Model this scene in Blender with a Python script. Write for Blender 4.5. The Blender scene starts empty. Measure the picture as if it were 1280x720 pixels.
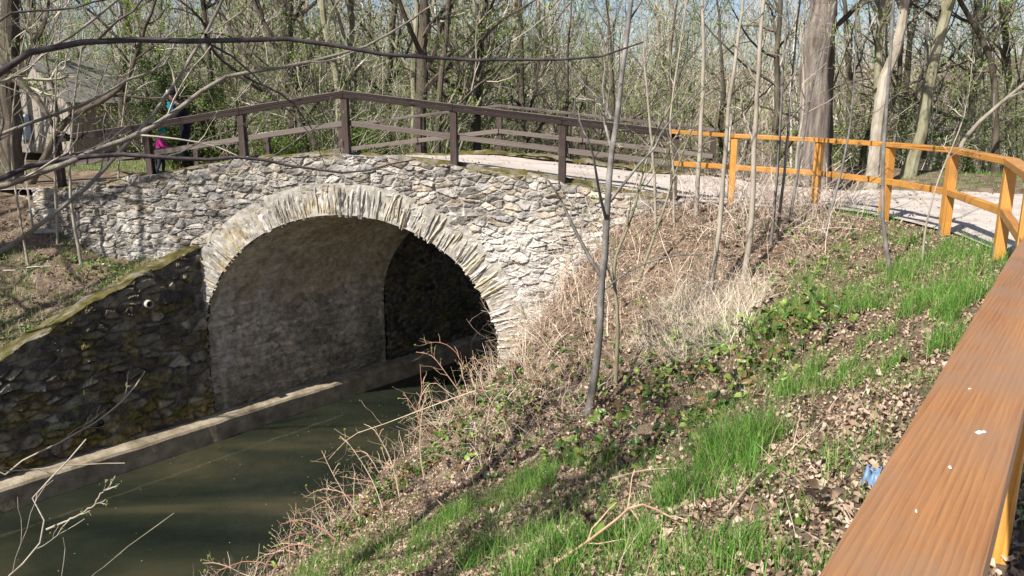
import bpy, bmesh, math, random
import numpy as np
from mathutils import Vector, Matrix

rng = np.random.default_rng(7)
random.seed(7)
R_ = math.radians
scene = bpy.context.scene
COL = scene.collection

# ------------------------------------------------------------------ camera
F = 980.0
TH = math.atan(220.0 / F)
CT, ST = math.cos(TH), math.sin(TH)
CZ = 1.6                                   # eye height above the path


def W(px, py, Y):
    """world point on the sight line of a photo pixel at ground distance Y"""
    u, v = (px - 640) / F, -(py - 360) / F
    dy, dz = CT + v * ST, -ST + v * CT
    t = Y / dy
    return np.array([u * t, Y, CZ + dz * t])


# ------------------------------------------------------------------ numeric helpers
def _hash(ix, iy, iz, seed):
    h = (ix.astype(np.int64) * 374761393 + iy.astype(np.int64) * 668265263 + iz.astype(np.int64) * 2147483647 + seed * 974711) & 0xFFFFFFFF
    h = ((h ^ (h >> 13)) * 1274126177) & 0xFFFFFFFF
    h = ((h ^ (h >> 16)) * 2246822519) & 0xFFFFFFFF
    return ((h ^ (h >> 15)) & 0xFFFFFF) / float(0xFFFFFF)


def vnoise(x, y, z=0.0, seed=0):
    x, y = np.asarray(x, float), np.asarray(y, float)
    z = np.zeros_like(x) + z
    ix, iy, iz = np.floor(x), np.floor(y), np.floor(z)
    fx, fy, fz = x - ix, y - iy, z - iz
    fx, fy, fz = [f * f * (3 - 2 * f) for f in (fx, fy, fz)]
    out = 0
    for a in (0, 1):
        for b in (0, 1):
            for c in (0, 1):
                w = (fx if a else 1 - fx) * (fy if b else 1 - fy) * (fz if c else 1 - fz)
                out = out + w * _hash(ix + a, iy + b, iz + c, seed)
    return out * 2 - 1


def fbm(x, y, z=0.0, seed=0, octv=4):
    o, amp, fr = 0, 1.0, 1.0
    for k in range(octv):
        o = o + amp * vnoise(np.asarray(x) * fr, np.asarray(y) * fr, np.asarray(z) * fr, seed + 17 * k)
        amp *= 0.5
        fr *= 2.03
    return o


def sstep(a, b, x):
    t = np.clip((x - a) / (b - a), 0, 1)
    return t * t * (3 - 2 * t)


def norm(v):
    return v / (np.linalg.norm(v, axis=-1, keepdims=True) + 1e-9)


# ------------------------------------------------------------------ object helpers
def tag(o, label=None, cat=None, group=None, kind=None):
    if label: o['label'] = label
    if cat: o['category'] = cat
    if group: o['group'] = group
    if kind: o['kind'] = kind
    return o


def empty(name, loc, label, cat, group=None):
    o = bpy.data.objects.new(name, None)
    o.empty_display_size = 0.2
    o.location = tuple(float(c) for c in loc)
    COL.objects.link(o)
    return tag(o, label, cat, group)


def wloc(o):
    v = Vector((0, 0, 0))
    while o is not None:
        v += o.location
        o = o.parent
    return v


def mk(name, V, F4=None, F3=None, mats=(), mi4=None, mi3=None, col=None, parent=None, smooth=False, origin=None):
    """one mesh object from arrays (world coordinates)"""
    V = np.asarray(V, np.float32).reshape(-1, 3)
    F4 = np.zeros((0, 4), np.int32) if F4 is None else np.asarray(F4, np.int32).reshape(-1, 4)
    F3 = np.zeros((0, 3), np.int32) if F3 is None else np.asarray(F3, np.int32).reshape(-1, 3)
    pl = wloc(parent) if parent else Vector((0, 0, 0))
    org = Vector(tuple(float(c) for c in origin)) if origin is not None else pl
    V = V - np.array(org, np.float32)
    me = bpy.data.meshes.new(name)
    n4, n3 = len(F4), len(F3)
    me.vertices.add(len(V))
    me.vertices.foreach_set('co', V.ravel())
    me.loops.add(n4 * 4 + n3 * 3)
    me.loops.foreach_set('vertex_index', np.concatenate([F4.ravel(), F3.ravel()]).astype(np.int32))
    me.polygons.add(n4 + n3)
    ls = np.concatenate([np.arange(n4) * 4, n4 * 4 + np.arange(n3) * 3]).astype(np.int32)
    me.polygons.foreach_set('loop_start', ls)
    if isinstance(mats, bpy.types.Material): mats = (mats,)
    for m in mats: me.materials.append(m)
    mi = np.zeros(n4 + n3, np.int32)
    if mi4 is not None: mi[:n4] = mi4
    if mi3 is not None: mi[n4:] = mi3
    me.polygons.foreach_set('material_index', mi)
    me.polygons.foreach_set('use_smooth', np.full(n4 + n3, bool(smooth)))
    if col is not None:
        a = me.color_attributes.new('Col', 'FLOAT_COLOR', 'POINT')
        c = np.ones((len(V), 4), np.float32)
        c[:, :3] = col
        a.data.foreach_set('color', c.ravel())
    me.update(calc_edges=True)
    me.validate()
    o = bpy.data.objects.new(name, me)
    COL.objects.link(o)
    if parent: o.parent = parent
    o.location = org - pl
    return o


class Acc:
    """collects geometry with per-vertex colour and per-face material index"""
    def __init__(s):
        s.V, s.F4, s.F3, s.C, s.m4, s.m3, s.n = [], [], [], [], [], [], 0

    def add(s, V, F4=None, F3=None, col=(1, 1, 1), mi=0):
        V = np.asarray(V, float).reshape(-1, 3)
        s.V.append(V)
        c = np.empty((len(V), 3)); c[:] = col
        s.C.append(c)
        if F4 is not None and len(F4):
            F4 = np.asarray(F4).reshape(-1, 4); s.F4.append(F4 + s.n); s.m4.append(np.full(len(F4), mi))
        if F3 is not None and len(F3):
            F3 = np.asarray(F3).reshape(-1, 3); s.F3.append(F3 + s.n); s.m3.append(np.full(len(F3), mi))
        s.n += len(V)
        return s

    def build(s, name, mats, parent=None, smooth=False, origin=None):
        cat = lambda L, w: np.concatenate(L) if L else np.zeros((0, w), np.int32)
        cat1 = lambda L: np.concatenate(L) if L else None
        return mk(name, np.concatenate(s.V), cat(s.F4, 4), cat(s.F3, 3), mats, cat1(s.m4), cat1(s.m3),
                  np.concatenate(s.C), parent, smooth, origin)


def grid_faces(nu, nv, keep=None):
    i = np.arange(nu - 1)[:, None] * nv + np.arange(nv - 1)[None, :]
    f = np.stack([i, i + nv, i + nv + 1, i + 1], -1).reshape(-1, 4)
    return f if keep is None else f[keep.reshape(-1)]


def tubes(P, Rr, S=3):
    """P (N,K,3), Rr (N,K) -> verts, quads"""
    P, Rr = np.asarray(P, float), np.asarray(Rr, float)
    N, K, _ = P.shape
    T = norm(np.gradient(P, axis=1))
    ref = np.zeros((N, 1, 3)); mt = np.abs(T.mean(1))
    ref[np.arange(N), 0, np.argmin(mt, 1)] = 1
    A = norm(np.cross(T, ref)); B = np.cross(T, A)
    ang = np.arange(S) * 2 * math.pi / S
    V = P[:, :, None, :] + Rr[:, :, None, None] * (A[:, :, None, :] * np.cos(ang)[None, None, :, None] + B[:, :, None, :] * np.sin(ang)[None, None, :, None])
    n = np.arange(N)[:, None, None] * K * S
    k = np.arange(K - 1)[None, :, None] * S
    j = np.arange(S)[None, None, :]; j2 = (j + 1) % S
    f = np.stack([n + k + j, n + k + j2, n + k + S + j2, n + k + S + j], -1).reshape(-1, 4)
    return V.reshape(-1, 3), f


def grow(base, d, length, rad, K=6, wander=0.25, up=0.0, tip=0.25, r=rng):
    base = np.asarray(base, float).reshape(-1, 3); N = len(base)
    d = norm(np.asarray(d, float).reshape(-1, 3)) * np.ones((N, 1))
    length = np.ones(N) * length; rad = np.ones(N) * rad
    P = np.zeros((N, K, 3)); P[:, 0] = base
    for k in range(1, K):
        d = d + r.normal(0, wander, (N, 3)); d[:, 2] += up
        d = norm(d)
        P[:, k] = P[:, k - 1] + d * (length / (K - 1))[:, None]
    t = np.linspace(0, 1, K)[None, :]
    return P, rad[:, None] * (1 - (1 - tip) * t)


def spawn(P, Rr, m, t0, t1, ang, lf, rf, K=5, wander=0.25, up=0.0, tip=0.3, r=rng, lmin=0.0):
    N, KK, _ = P.shape
    plen = np.linalg.norm(np.diff(P, axis=1), axis=2).sum(1)
    t = r.uniform(t0, t1, (N, m)); x = t * (KK - 1)
    i = np.minimum(x.astype(int), KK - 2); f = (x - i)[..., None]
    n = np.arange(N)[:, None]
    b = P[n, i] * (1 - f) + P[n, i + 1] * f
    T = norm(P[n, i + 1] - P[n, i])
    rr = (Rr[n, i] * (1 - f[..., 0]) + Rr[n, i + 1] * f[..., 0]) * rf
    q = r.normal(0, 1, (N, m, 3)); q = norm(q - (q * T).sum(-1, keepdims=True) * T)
    a = ang * r.uniform(0.6, 1.3, (N, m, 1))
    d = T * np.cos(a) + q * np.sin(a)
    L = np.maximum(plen[:, None] * lf * (1.15 - 0.7 * t) * r.uniform(0.5, 1.3, (N, m)), lmin)
    return grow(b.reshape(-1, 3), d.reshape(-1, 3), L.ravel(), rr.ravel(), K, wander, up, tip, r)


def leaves_on(P, n, size, r=rng, spread=0.06, aspect=0.55):
    """n small leaves at random places along polylines -> verts, quads"""
    N, K, _ = P.shape
    a = r.integers(0, N, n); x = r.uniform(0.2, 1, n) * (K - 1); i = np.minimum(x.astype(int), K - 2); f = (x - i)[:, None]
    c = P[a, i] * (1 - f) + P[a, i + 1] * f + r.normal(0, spread, (n, 3))
    return leaf_quads(c, size, r, aspect)


def leaf_quads(c, size, r=rng, aspect=0.55, flat=0.0):
    n = len(c)
    d = norm(r.normal(0, 1, (n, 3)) * np.array([1, 1, 1 - flat])); q = r.normal(0, 1, (n, 3)) * np.array([1, 1, 1 - flat])
    q = norm(q - (q * d).sum(1, keepdims=True) * d)
    s = (size * r.uniform(0.6, 1.4, n))[:, None]
    V = np.stack([c - d * s, c + q * s * aspect, c + d * s, c - q * s * aspect], 1)
    return V.reshape(-1, 3), np.arange(n * 4).reshape(-1, 4)


def resample(pts, K):
    pts = np.asarray(pts, float)
    # Catmull-Rom through the points, then even spacing
    p = np.vstack([2 * pts[0] - pts[1], pts, 2 * pts[-1] - pts[-2]])
    out = []
    for i in range(1, len(p) - 2):
        for t in np.linspace(0, 1, 10, endpoint=False):
            a, b, c, d = p[i - 1], p[i], p[i + 1], p[i + 2]
            out.append(0.5 * ((2 * b) + (c - a) * t + (2 * a - 5 * b + 4 * c - d) * t * t + (3 * b - a - 3 * c + d) * t ** 3))
    out.append(pts[-1]); out = np.array(out)
    s = np.r_[0, np.cumsum(np.linalg.norm(np.diff(out[:, :3], axis=0), axis=1))]
    q = np.linspace(0, s[-1], K)
    return np.stack([np.interp(q, s, out[:, j]) for j in range(out.shape[1])], 1)


# ------------------------------------------------------------------ materials
def new_mat(name):
    m = bpy.data.materials.new(name); m.use_nodes = True
    nt = m.node_tree; b = nt.nodes['Principled BSDF']
    return m, nt, b


def nd(nt, t, **kw):
    n = nt.nodes.new(t)
    for k, v in kw.items():
        if k.startswith('i_'):
            key = k[2:]
            n.inputs[int(key) if key.isdigit() else key].default_value = v
        else: setattr(n, k, v)
    return n


def ramp(nt, fac, stops):
    n = nt.nodes.new('ShaderNodeValToRGB'); cr = n.color_ramp
    while len(cr.elements) > 2: cr.elements.remove(cr.elements[-1])
    for i, (p, c) in enumerate(stops):
        e = cr.elements[i] if i < 2 else cr.elements.new(p)
        e.position = p; e.color = (*c, 1)
    nt.links.new(fac, n.inputs[0]); return n.outputs[0]


def mat_noise(name, stops, scale=4.0, vec=(1, 1, 1), rough=0.85, bump=0.3, bscale=None, detail=8.0, spec=0.25, dist=0.02, attr=False, contrast=(0.75, 1.2), distort=0.0):
    """noise-driven base colour and bump; with attr the vertex tint is multiplied by a soft noise"""
    m, nt, b = new_mat(name)
    tc = nd(nt, 'ShaderNodeTexCoord'); mp = nd(nt, 'ShaderNodeMapping'); mp.inputs['Scale'].default_value = vec
    nt.links.new(tc.outputs['Object'], mp.inputs[0])
    nz = nd(nt, 'ShaderNodeTexNoise', i_Scale=scale, i_Detail=detail, i_Roughness=0.62, i_Distortion=distort)
    nt.links.new(mp.outputs[0], nz.inputs['Vector'])
    if attr:
        at = nd(nt, 'ShaderNodeVertexColor', layer_name='Col')
        lo, hi = contrast
        c = ramp(nt, nz.outputs[0], [(0.3, (lo,) * 3), (0.7, (hi,) * 3)])
        mx = nd(nt, 'ShaderNodeMix', data_type='RGBA', blend_type='MULTIPLY'); mx.inputs[0].default_value = 1
        nt.links.new(at.outputs[0], mx.inputs[6]); nt.links.new(c, mx.inputs[7])
        nt.links.new(mx.outputs[2], b.inputs['Base Color'])
    else:
        nt.links.new(ramp(nt, nz.outputs[0], stops), b.inputs['Base Color'])
    b.inputs['Roughness'].default_value = rough
    b.inputs['Specular IOR Level'].default_value = spec
    if bump:
        n2 = nd(nt, 'ShaderNodeTexNoise', i_Scale=bscale or scale * 4, i_Detail=8.0, i_Roughness=0.7)
        nt.links.new(mp.outputs[0], n2.inputs['Vector'])
        bp = nd(nt, 'ShaderNodeBump', i_Strength=bump, i_Distance=dist)
        nt.links.new(n2.outputs[0], bp.inputs['Height']); nt.links.new(bp.outputs[0], b.inputs['Normal'])
    return m


def mat_leaf(name, trans=0.45, rough=0.6):
    m, nt, b = new_mat(name)
    at = nd(nt, 'ShaderNodeVertexColor', layer_name='Col')
    nt.links.new(at.outputs[0], b.inputs['Base Color'])
    b.inputs['Roughness'].default_value = rough; b.inputs['Specular IOR Level'].default_value = 0.3
    tr = nd(nt, 'ShaderNodeBsdfTranslucent'); nt.links.new(at.outputs[0], tr.inputs[0])
    ms = nd(nt, 'ShaderNodeMixShader'); ms.inputs[0].default_value = trans
    out = nt.nodes['Material Output']
    nt.links.new(b.outputs[0], ms.inputs[1]); nt.links.new(tr.outputs[0], ms.inputs[2]); nt.links.new(ms.outputs[0], out.inputs[0])
    return m


def mat_wood(name, stops, axis, rough=0.5, ring=26.0, spec=0.4, knots=True, weather=None, wave=.42, bump=.25):
    """long-grain timber; axis = direction of the grain in object space"""
    m, nt, b = new_mat(name)
    tc = nd(nt, 'ShaderNodeTexCoord'); mp = nd(nt, 'ShaderNodeMapping')
    sc = [1.0, 1.0, 1.0]; sc[axis] = 0.028; mp.inputs['Scale'].default_value = sc
    oi = nd(nt, 'ShaderNodeObjectInfo')
    ad = nd(nt, 'ShaderNodeVectorMath', operation='ADD'); sr = nd(nt, 'ShaderNodeVectorMath', operation='SCALE')
    cb = nd(nt, 'ShaderNodeCombineXYZ')
    for i in range(3): nt.links.new(oi.outputs['Random'], cb.inputs[i])
    nt.links.new(cb.outputs[0], sr.inputs[0]); sr.inputs['Scale'].default_value = 13.0
    nt.links.new(tc.outputs['Object'], ad.inputs[0]); nt.links.new(sr.outputs[0], ad.inputs[1])
    nt.links.new(ad.outputs[0], mp.inputs[0])
    # slow warp so the rings wander
    w = nd(nt, 'ShaderNodeTexNoise', i_Scale=7.0, i_Detail=2.0)
    nt.links.new(mp.outputs[0], w.inputs['Vector'])
    wv = nd(nt, 'ShaderNodeTexWave', wave_type='BANDS', bands_direction='DIAGONAL', wave_profile='SAW', i_Scale=ring, i_Distortion=3.5, i_Detail=2.0)
    wv.inputs['Detail Scale'].default_value = 0.6
    nt.links.new(mp.outputs[0], wv.inputs['Vector'])
    fine = nd(nt, 'ShaderNodeTexNoise', i_Scale=150.0, i_Detail=5.0, i_Roughness=0.7)
    nt.links.new(mp.outputs[0], fine.inputs['Vector'])
    a1 = nd(nt, 'ShaderNodeMath', operation='MULTIPLY_ADD'); a1.inputs[1].default_value = wave
    nt.links.new(wv.outputs[1], a1.inputs[0])
    a2 = nd(nt, 'ShaderNodeMath', operation='MULTIPLY'); a2.inputs[1].default_value = .74 - wave
    nt.links.new(fine.outputs[0], a2.inputs[0]); nt.links.new(a2.outputs[0], a1.inputs[2])
    a3 = nd(nt, 'ShaderNodeMath', operation='MULTIPLY_ADD'); a3.inputs[1].default_value = 0.5
    nt.links.new(w.outputs[0], a3.inputs[0]); nt.links.new(a1.outputs[0], a3.inputs[2])
    c = ramp(nt, a3.outputs[0], stops)
    km = nd(nt, 'ShaderNodeMapping'); ks = [11.0, 11.0, 11.0]; ks[axis] = 3.2; km.inputs['Scale'].default_value = ks
    nt.links.new(ad.outputs[0], km.inputs[0])
    kv = nd(nt, 'ShaderNodeTexVoronoi', i_Scale=.62); nt.links.new(km.outputs[0], kv.inputs['Vector'])
    kf = ramp(nt, kv.outputs['Distance'], [(0.05, (1, 1, 1)), (0.13, (.35, .35, .35))]); 
    kr = kf.node.color_ramp.elements.new(.24); kr.color = (0, 0, 0, 1)
    kx = nd(nt, 'ShaderNodeMix', data_type='RGBA', blend_type='MULTIPLY'); kx.inputs[7].default_value = (.34, .26, .2, 1)
    nt.links.new(kf, kx.inputs[0]); nt.links.new(c, kx.inputs[6]); c = kx.outputs[2]
    cm = nd(nt, 'ShaderNodeMapping'); cs = [38.0, 38.0, 38.0]; cs[axis] = .55; cm.inputs['Scale'].default_value = cs
    nt.links.new(ad.outputs[0], cm.inputs[0])
    cn_ = nd(nt, 'ShaderNodeTexNoise', i_Scale=1.0, i_Detail=3.0, i_Roughness=.5); nt.links.new(cm.outputs[0], cn_.inputs['Vector'])
    cf = ramp(nt, cn_.outputs[0], [(0.29, (.35, .3, .28)), (0.345, (1, 1, 1))])
    cx_ = nd(nt, 'ShaderNodeMix', data_type='RGBA', blend_type='MULTIPLY'); cx_.inputs[0].default_value = 1
    nt.links.new(c, cx_.inputs[6]); nt.links.new(cf, cx_.inputs[7]); c = cx_.outputs[2]
    if weather:
        big = nd(nt, 'ShaderNodeTexNoise', i_Scale=3.2, i_Detail=6.0, i_Roughness=0.65)
        nt.links.new(ad.outputs[0], big.inputs['Vector'])
        fac = ramp(nt, big.outputs[0], [(0.42, (0, 0, 0)), (0.68, (1, 1, 1))])
        mul = nd(nt, 'ShaderNodeMath', operation='MULTIPLY'); mul.inputs[1].default_value = weather[1]
        nt.links.new(fac, mul.inputs[0])
        mx = nd(nt, 'ShaderNodeMix', data_type='RGBA'); mx.inputs[7].default_value = (*weather[0], 1)
        nt.links.new(mul.outputs[0], mx.inputs[0]); nt.links.new(c, mx.inputs[6]); c = mx.outputs[2]
    nt.links.new(c, b.inputs['Base Color'])
    b.inputs['Roughness'].default_value = rough; b.inputs['Specular IOR Level'].default_value = spec
    bp = nd(nt, 'ShaderNodeBump', i_Strength=bump, i_Distance=0.003)
    nt.links.new(a3.outputs[0], bp.inputs['Height']); nt.links.new(bp.outputs[0], b.inputs['Normal'])
    return m


M = {}
M['stone'] = mat_noise('rubble_stone', None, 9.0, rough=0.9, bump=0.9, bscale=38, dist=0.02, attr=True, contrast=(0.62, 1.25))
M['wet_stone'] = mat_noise('damp_stone', None, 7.0, rough=0.75, bump=0.9, bscale=30, dist=0.02, attr=True, contrast=(0.5, 1.3))
M['concrete'] = mat_noise('weathered_concrete', [(0.3, (.15, .12, .075)), (0.5, (.27, .225, .16)), (0.7, (.40, .345, .26))], 3.4, rough=0.9, bump=0.5, bscale=30)
M['moss'] = mat_noise('moss', [(0.3, (.035, .03, .016)), (0.42, (.08, .073, .02)), (0.5, (.12, .10, .03)), (0.56, (.16, .14, .10)), (0.7, (.28, .25, .205))], 3.2, rough=1, bump=1.0, bscale=60, dist=0.03)
M['gravel'] = mat_noise('gravel_path', [(0.28, (.30, .255, .22)), (0.45, (.43, .375, .33)), (0.6, (.50, .445, .40)), (0.75, (.60, .54, .49))], 1.6, rough=0.95, bump=0.6, bscale=120, dist=0.012)
M['soil'] = mat_noise('leafy_soil', [(0.3, (.07, .048, .032)), (0.48, (.15, .108, .074)), (0.6, (.24, .18, .125)), (0.75, (.12, .115, .05))], 3.5, rough=1, bump=0.9, bscale=40, dist=0.04)
M['dark_wood'] = mat_wood('dark_stained_wood', [(0.25, (.035, .022, .02)), (0.55, (.058, .041, .036)), (0.8, (.10, .076, .067))], 0, rough=0.55, weather=((.19, .16, .145), .6))
M['dark_face'] = mat_wood('dark_stained_face', [(0.25, (.012, .009, .009)), (0.55, (.026, .019, .018)), (0.8, (.045, .034, .031))], 0, rough=0.8, spec=.08)
M['grey_wood'] = mat_wood('weathered_grey_wood', [(0.2, (.05, .038, .033)), (0.55, (.115, .093, .08)), (0.85, (.2, .17, .15))], 0, rough=0.8, spec=.2)
M['dark_post'] = mat_wood('dark_stained_post', [(0.25, (.03, .02, .018)), (0.55, (.05, .035, .031)), (0.8, (.085, .064, .056))], 2, rough=0.8, spec=.1, weather=((.105, .088, .078), .5))
M['orange_wood'] = mat_wood('golden_stained_wood', [(0.2, (.27, .105, .022)), (0.55, (.46, .20, .036)), (0.8, (.58, .285, .065))], 0, rough=0.42, weather=((.25, .125, .045), .7))
M['orange_post'] = mat_wood('golden_stained_post', [(0.2, (.31, .125, .022)), (0.55, (.49, .22, .036)), (0.8, (.60, .30, .065))], 2, rough=0.45, weather=((.27, .14, .05), .6))
M['board_wood'] = mat_wood('brown_stained_board', [(0.30, (.075, .036, .018)), (0.44, (.19, .088, .038)), (0.6, (.285, .132, .052)), (0.85, (.41, .195, .072))], 0, rough=0.5, ring=64.0, weather=((.24, .155, .10), .7), wave=.15, bump=.07, spec=.3)
M['metal'] = mat_noise('galvanised_steel', [(0.3, (.10, .10, .10)), (0.7, (.2, .2, .2))], 20, rough=0.5, bump=0.1)
M['black_metal'] = mat_noise('black_steel', [(0.3, (.012, .012, .014)), (0.7, (.03, .03, .034))], 20, rough=0.5, bump=0.1)
M['bark_grey'] = mat_noise('grey_bark', [(0.3, (.13, .11, .09)), (0.5, (.24, .21, .17)), (0.7, (.33, .29, .24))], 6, vec=(1, 1, .25), rough=0.9, bump=0.9, bscale=18, dist=0.03)
M['bark_dark'] = mat_noise('dark_bark', [(0.3, (.035, .028, .022)), (0.5, (.085, .07, .052)), (0.7, (.15, .125, .09))], 6, vec=(1, 1, .25), rough=0.95, bump=1.0, bscale=16, dist=0.04)
M['bark_thick'] = mat_noise('furrowed_bark', [(0.32, (.085, .066, .055)), (0.5, (.205, .17, .145)), (0.68, (.31, .27, .24))], 9, vec=(1, 1, .14), rough=0.95, bump=1.0, bscale=14, dist=0.07)
M['bark_pale'] = mat_noise('pale_bark', [(0.3, (.17, .145, .11)), (0.5, (.31, .27, .215)), (0.7, (.43, .385, .32))], 5, vec=(1, 1, .5), rough=0.8, bump=0.4, bscale=20, dist=0.015)
M['bark_olive'] = mat_noise('olive_bark', [(0.3, (.11, .10, .06)), (0.5, (.21, .195, .125)), (0.7, (.32, .30, .22))], 5, vec=(1, 1, .4), rough=0.85, bump=0.5, bscale=20, dist=0.02)
M['bark_smooth'] = mat_noise('smooth_grey_bark', [(0.3, (.075, .068, .062)), (0.5, (.155, .142, .13)), (0.72, (.32, .295, .275))], 7, vec=(1, 1, .6), rough=0.6, bump=0.35, bscale=40, dist=0.006)
M['bark_branch'] = mat_noise('dark_branch_bark', [(0.3, (.03, .024, .026)), (0.5, (.06, .048, .05)), (0.7, (.10, .082, .08))], 14, rough=0.7, bump=0.5, bscale=60, dist=0.006)
M['twig'] = mat_noise('twig_bark', None, 6, rough=0.85, bump=0, attr=True, contrast=(.75, 1.25))
M['leaf'] = mat_leaf('fresh_leaf', 0.5)
M['grass'] = mat_leaf('grass_blade', 0.4)
M['dry'] = mat_leaf('dry_stalk', 0.2, 0.8)
M['litter'] = mat_leaf('dead_leaf', 0.12, 0.65)
M['bramble'] = mat_leaf('bramble_leaf', 0.2, 0.35)

# ------------------------------------------------------------------ terrain
A = np.array([.655, .756]); A = A / np.linalg.norm(A)            # river direction
NR = np.array([A[1], -A[0]])                                       # across the river, towards the viewer's bank
BD = np.array([.9824, -.1867])                                     # along the bridge
BN = np.array([-.1867, -.9824])                                    # outward normal of the near face
B0 = np.array([0., 14.53])
LB = 4.75                                                           # width of the bridge along the river
RW = -5.5                                                          # left channel wall (r coordinate)
WATER = -5.12


def face_xy(s, t=0.0):
    s = np.asarray(s, float)
    return B0 + s[..., None] * BD + np.asarray(t, float)[..., None] * A


def qr(x, y):
    return x * A[0] + y * A[1], x * NR[0] + y * NR[1] + 9.6


def from_qr(q, r):
    return A * q + NR * (r - 9.6)


def deck_z(s):
    return CZ + np.interp(s, [-16, -12, -9.6, -7.53, -5.45, -3.3, -1.18, .85, 2.88, 4.2, 7], [-1.62, -1.6, -1.5, -1.2, -.85, -.745, -.94, -1.19, -1.5, -1.58, -1.58])


FENCE = np.array([(-2.9, -3.8), (-.95, -1.12), (1.8, 2.66), (3.35, 4.75), (4.42, 6.68), (5.42, 8.6), (5.78, 10.4), (5.66, 11.9), (5.14, 13.3), (3.89, 13.95), (2.78, 14.02)])
PATH_PAIRS = [((-7, -9), (-5.2, -10.3)), ((-2.75, -3.9), (-.6, -5.4)), ((-.8, -1.2), (1.6, -2.8)), ((.6, .75), (3.2, -.9)), ((1.95, 2.6), (5.0, .8)), ((3.5, 4.65), (7.5, 3.2)), ((4.58, 6.6), (10, 5.5)), ((5.6, 8.5), (12.5, 8)),
              ((5.95, 10.4), (14, 11)), ((5.85, 12), (14, 14.6)), ((5.3, 13.5), (11, 15.3)), ((4.0, 14.2), (7.6, 16.6))]
for s_ in (2.9, 1.5, .1, -1.2, -2.2, -3.3, -4.4, -5.5, -6.6, -7.6, -9.6):
    a_, b_ = face_xy(s_, .3), face_xy(s_, LB - .3)
    PATH_PAIRS.append((tuple(a_), tuple(b_)))
PATH_PAIRS += [((-12, 17.2), (-9.5, 20.5)), ((-17, 18.5), (-15, 22)), ((-26, 21), (-25, 24))]
path_poly = np.array([p[0] for p in PATH_PAIRS] + [p[1] for p in PATH_PAIRS[::-1]])


def in_poly(x, y, poly):
    c = np.zeros(np.shape(x), bool); j = len(poly) - 1
    for i in range(len(poly)):
        xi, yi = poly[i]; xj, yj = poly[j]
        cr = ((yi > y) != (yj > y)) & (x < (xj - xi) * (y - yi) / (yj - yi + 1e-12) + xi)
        c ^= cr; j = i
    return c


class RBF:
    def __init__(s, pts, eps=0.35):
        pts = np.array(pts, float); s.p, s.e = pts[:, :2], eps
        n = len(pts)
        K = s.k(s.p[:, None], s.p[None])
        Am = np.zeros((n + 3, n + 3)); Am[:n, :n] = K + np.eye(n) * -0.02
        Am[:n, n] = 1; Am[:n, n + 1:] = s.p; Am[n:, :n] = Am[:n, n:].T
        s.w = np.linalg.solve(Am, np.r_[pts[:, 2], 0, 0, 0])

    def k(s, a, b):
        return -np.sqrt(((a - b) ** 2).sum(-1) + s.e ** 2)

    def __call__(s, x, y):
        x, y = np.asarray(x, float), np.asarray(y, float); sh = x.shape
        P = np.stack([x.ravel(), y.ravel()], -1); o = np.empty(len(P))
        n = len(s.p)
        for i in range(0, len(P), 20000):
            q = P[i:i + 20000]
            o[i:i + 20000] = s.k(q[:, None], s.p[None]) @ s.w[:n] + s.w[n] + q @ s.w[n + 1:]
        return o.reshape(sh)


ctrl_r = [(x, y, -1.66) for x, y in [(-.95, -1.0), (.1, .75), (1.2, 2.2), (2.2, 3.5), (3.2, 4.9), (4.2, 6.8), (5.1, 8.5), (5.5, 10.2), (5.4, 11.7), (4.8, 13.0), (3.9, 13.6), (2.9, 13.75), (-3, -3.6)]]
ctrl_r += [(2.0, 14.0, -2.05), (.9, 14.3, -3.3), (0.05, 14.4, -4.75), (-.6, 14, -5.2), (-1.7, 12.5, -5.65), (-2.38, 10.9, -5.95), (-3.45, 10.1, -6.5), (-5.5, 7.2, -6.7), (-8, 4.3, -6.7), (-11, 1, -6.7), (-15, -4, -6.7)]
ctrl_r += [(2.4, 6.2, -2.45), (0.2, 6.3, -3.5), (1.2, 9.3, -3.55), (3.2, 11.2, -2.45), (-.2, 4.2, -2.75), (-3.0, 4.0, -4.4), (-6, 0, -4.4), (3.9, 9.2, -2.15)]
ctrl_r += [(x, y, -1.64) for x, y in [(2, 1), (5, 5), (8, 8), (9, 12), (7, 14), (6, 16.5), (4.5, 17.5), (12, 20), (15, 10), (12, 3), (8, 22), (20, 20), (20, 5), (0, -6), (30, 10)]]
ctrl_r += [(25, 30, -3.0), (30, 40, -3.8), (20, 32, -2.9), (12, 32, -2.2), (34, 34, -3.6), (22, 24, -2.2)]
for q_ in (14.5, 18, 23, 30, 40):
    for r_, z_ in ((-.6, -6.3), (1., -4.2), (2.6, -2.2), (5., -1.65)):
        x_, y_ = from_qr(q_, r_); ctrl_r.append((x_, y_, z_))
ctrl_l = []
for q_, z_ in ((7.7, -2.75), (5.9, -3.5), (4, -4.3), (2, -5.0), (0, -5.6), (-4, -5.9), (-10, -6)):
    x_, y_ = from_qr(q_, RW - .35); ctrl_l.append((x_, y_, z_))
for q_, z_ in ((12.4, -1.9), (15, -2.4), (18, -3.4), (21, -4.2), (26, -4.6), (34, -4.6)):
    x_, y_ = from_qr(q_, RW - .3); ctrl_l.append((x_, y_, z_))
    x_, y_ = from_qr(q_, RW - 3.0); ctrl_l.append((x_, y_, -1.75))
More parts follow.
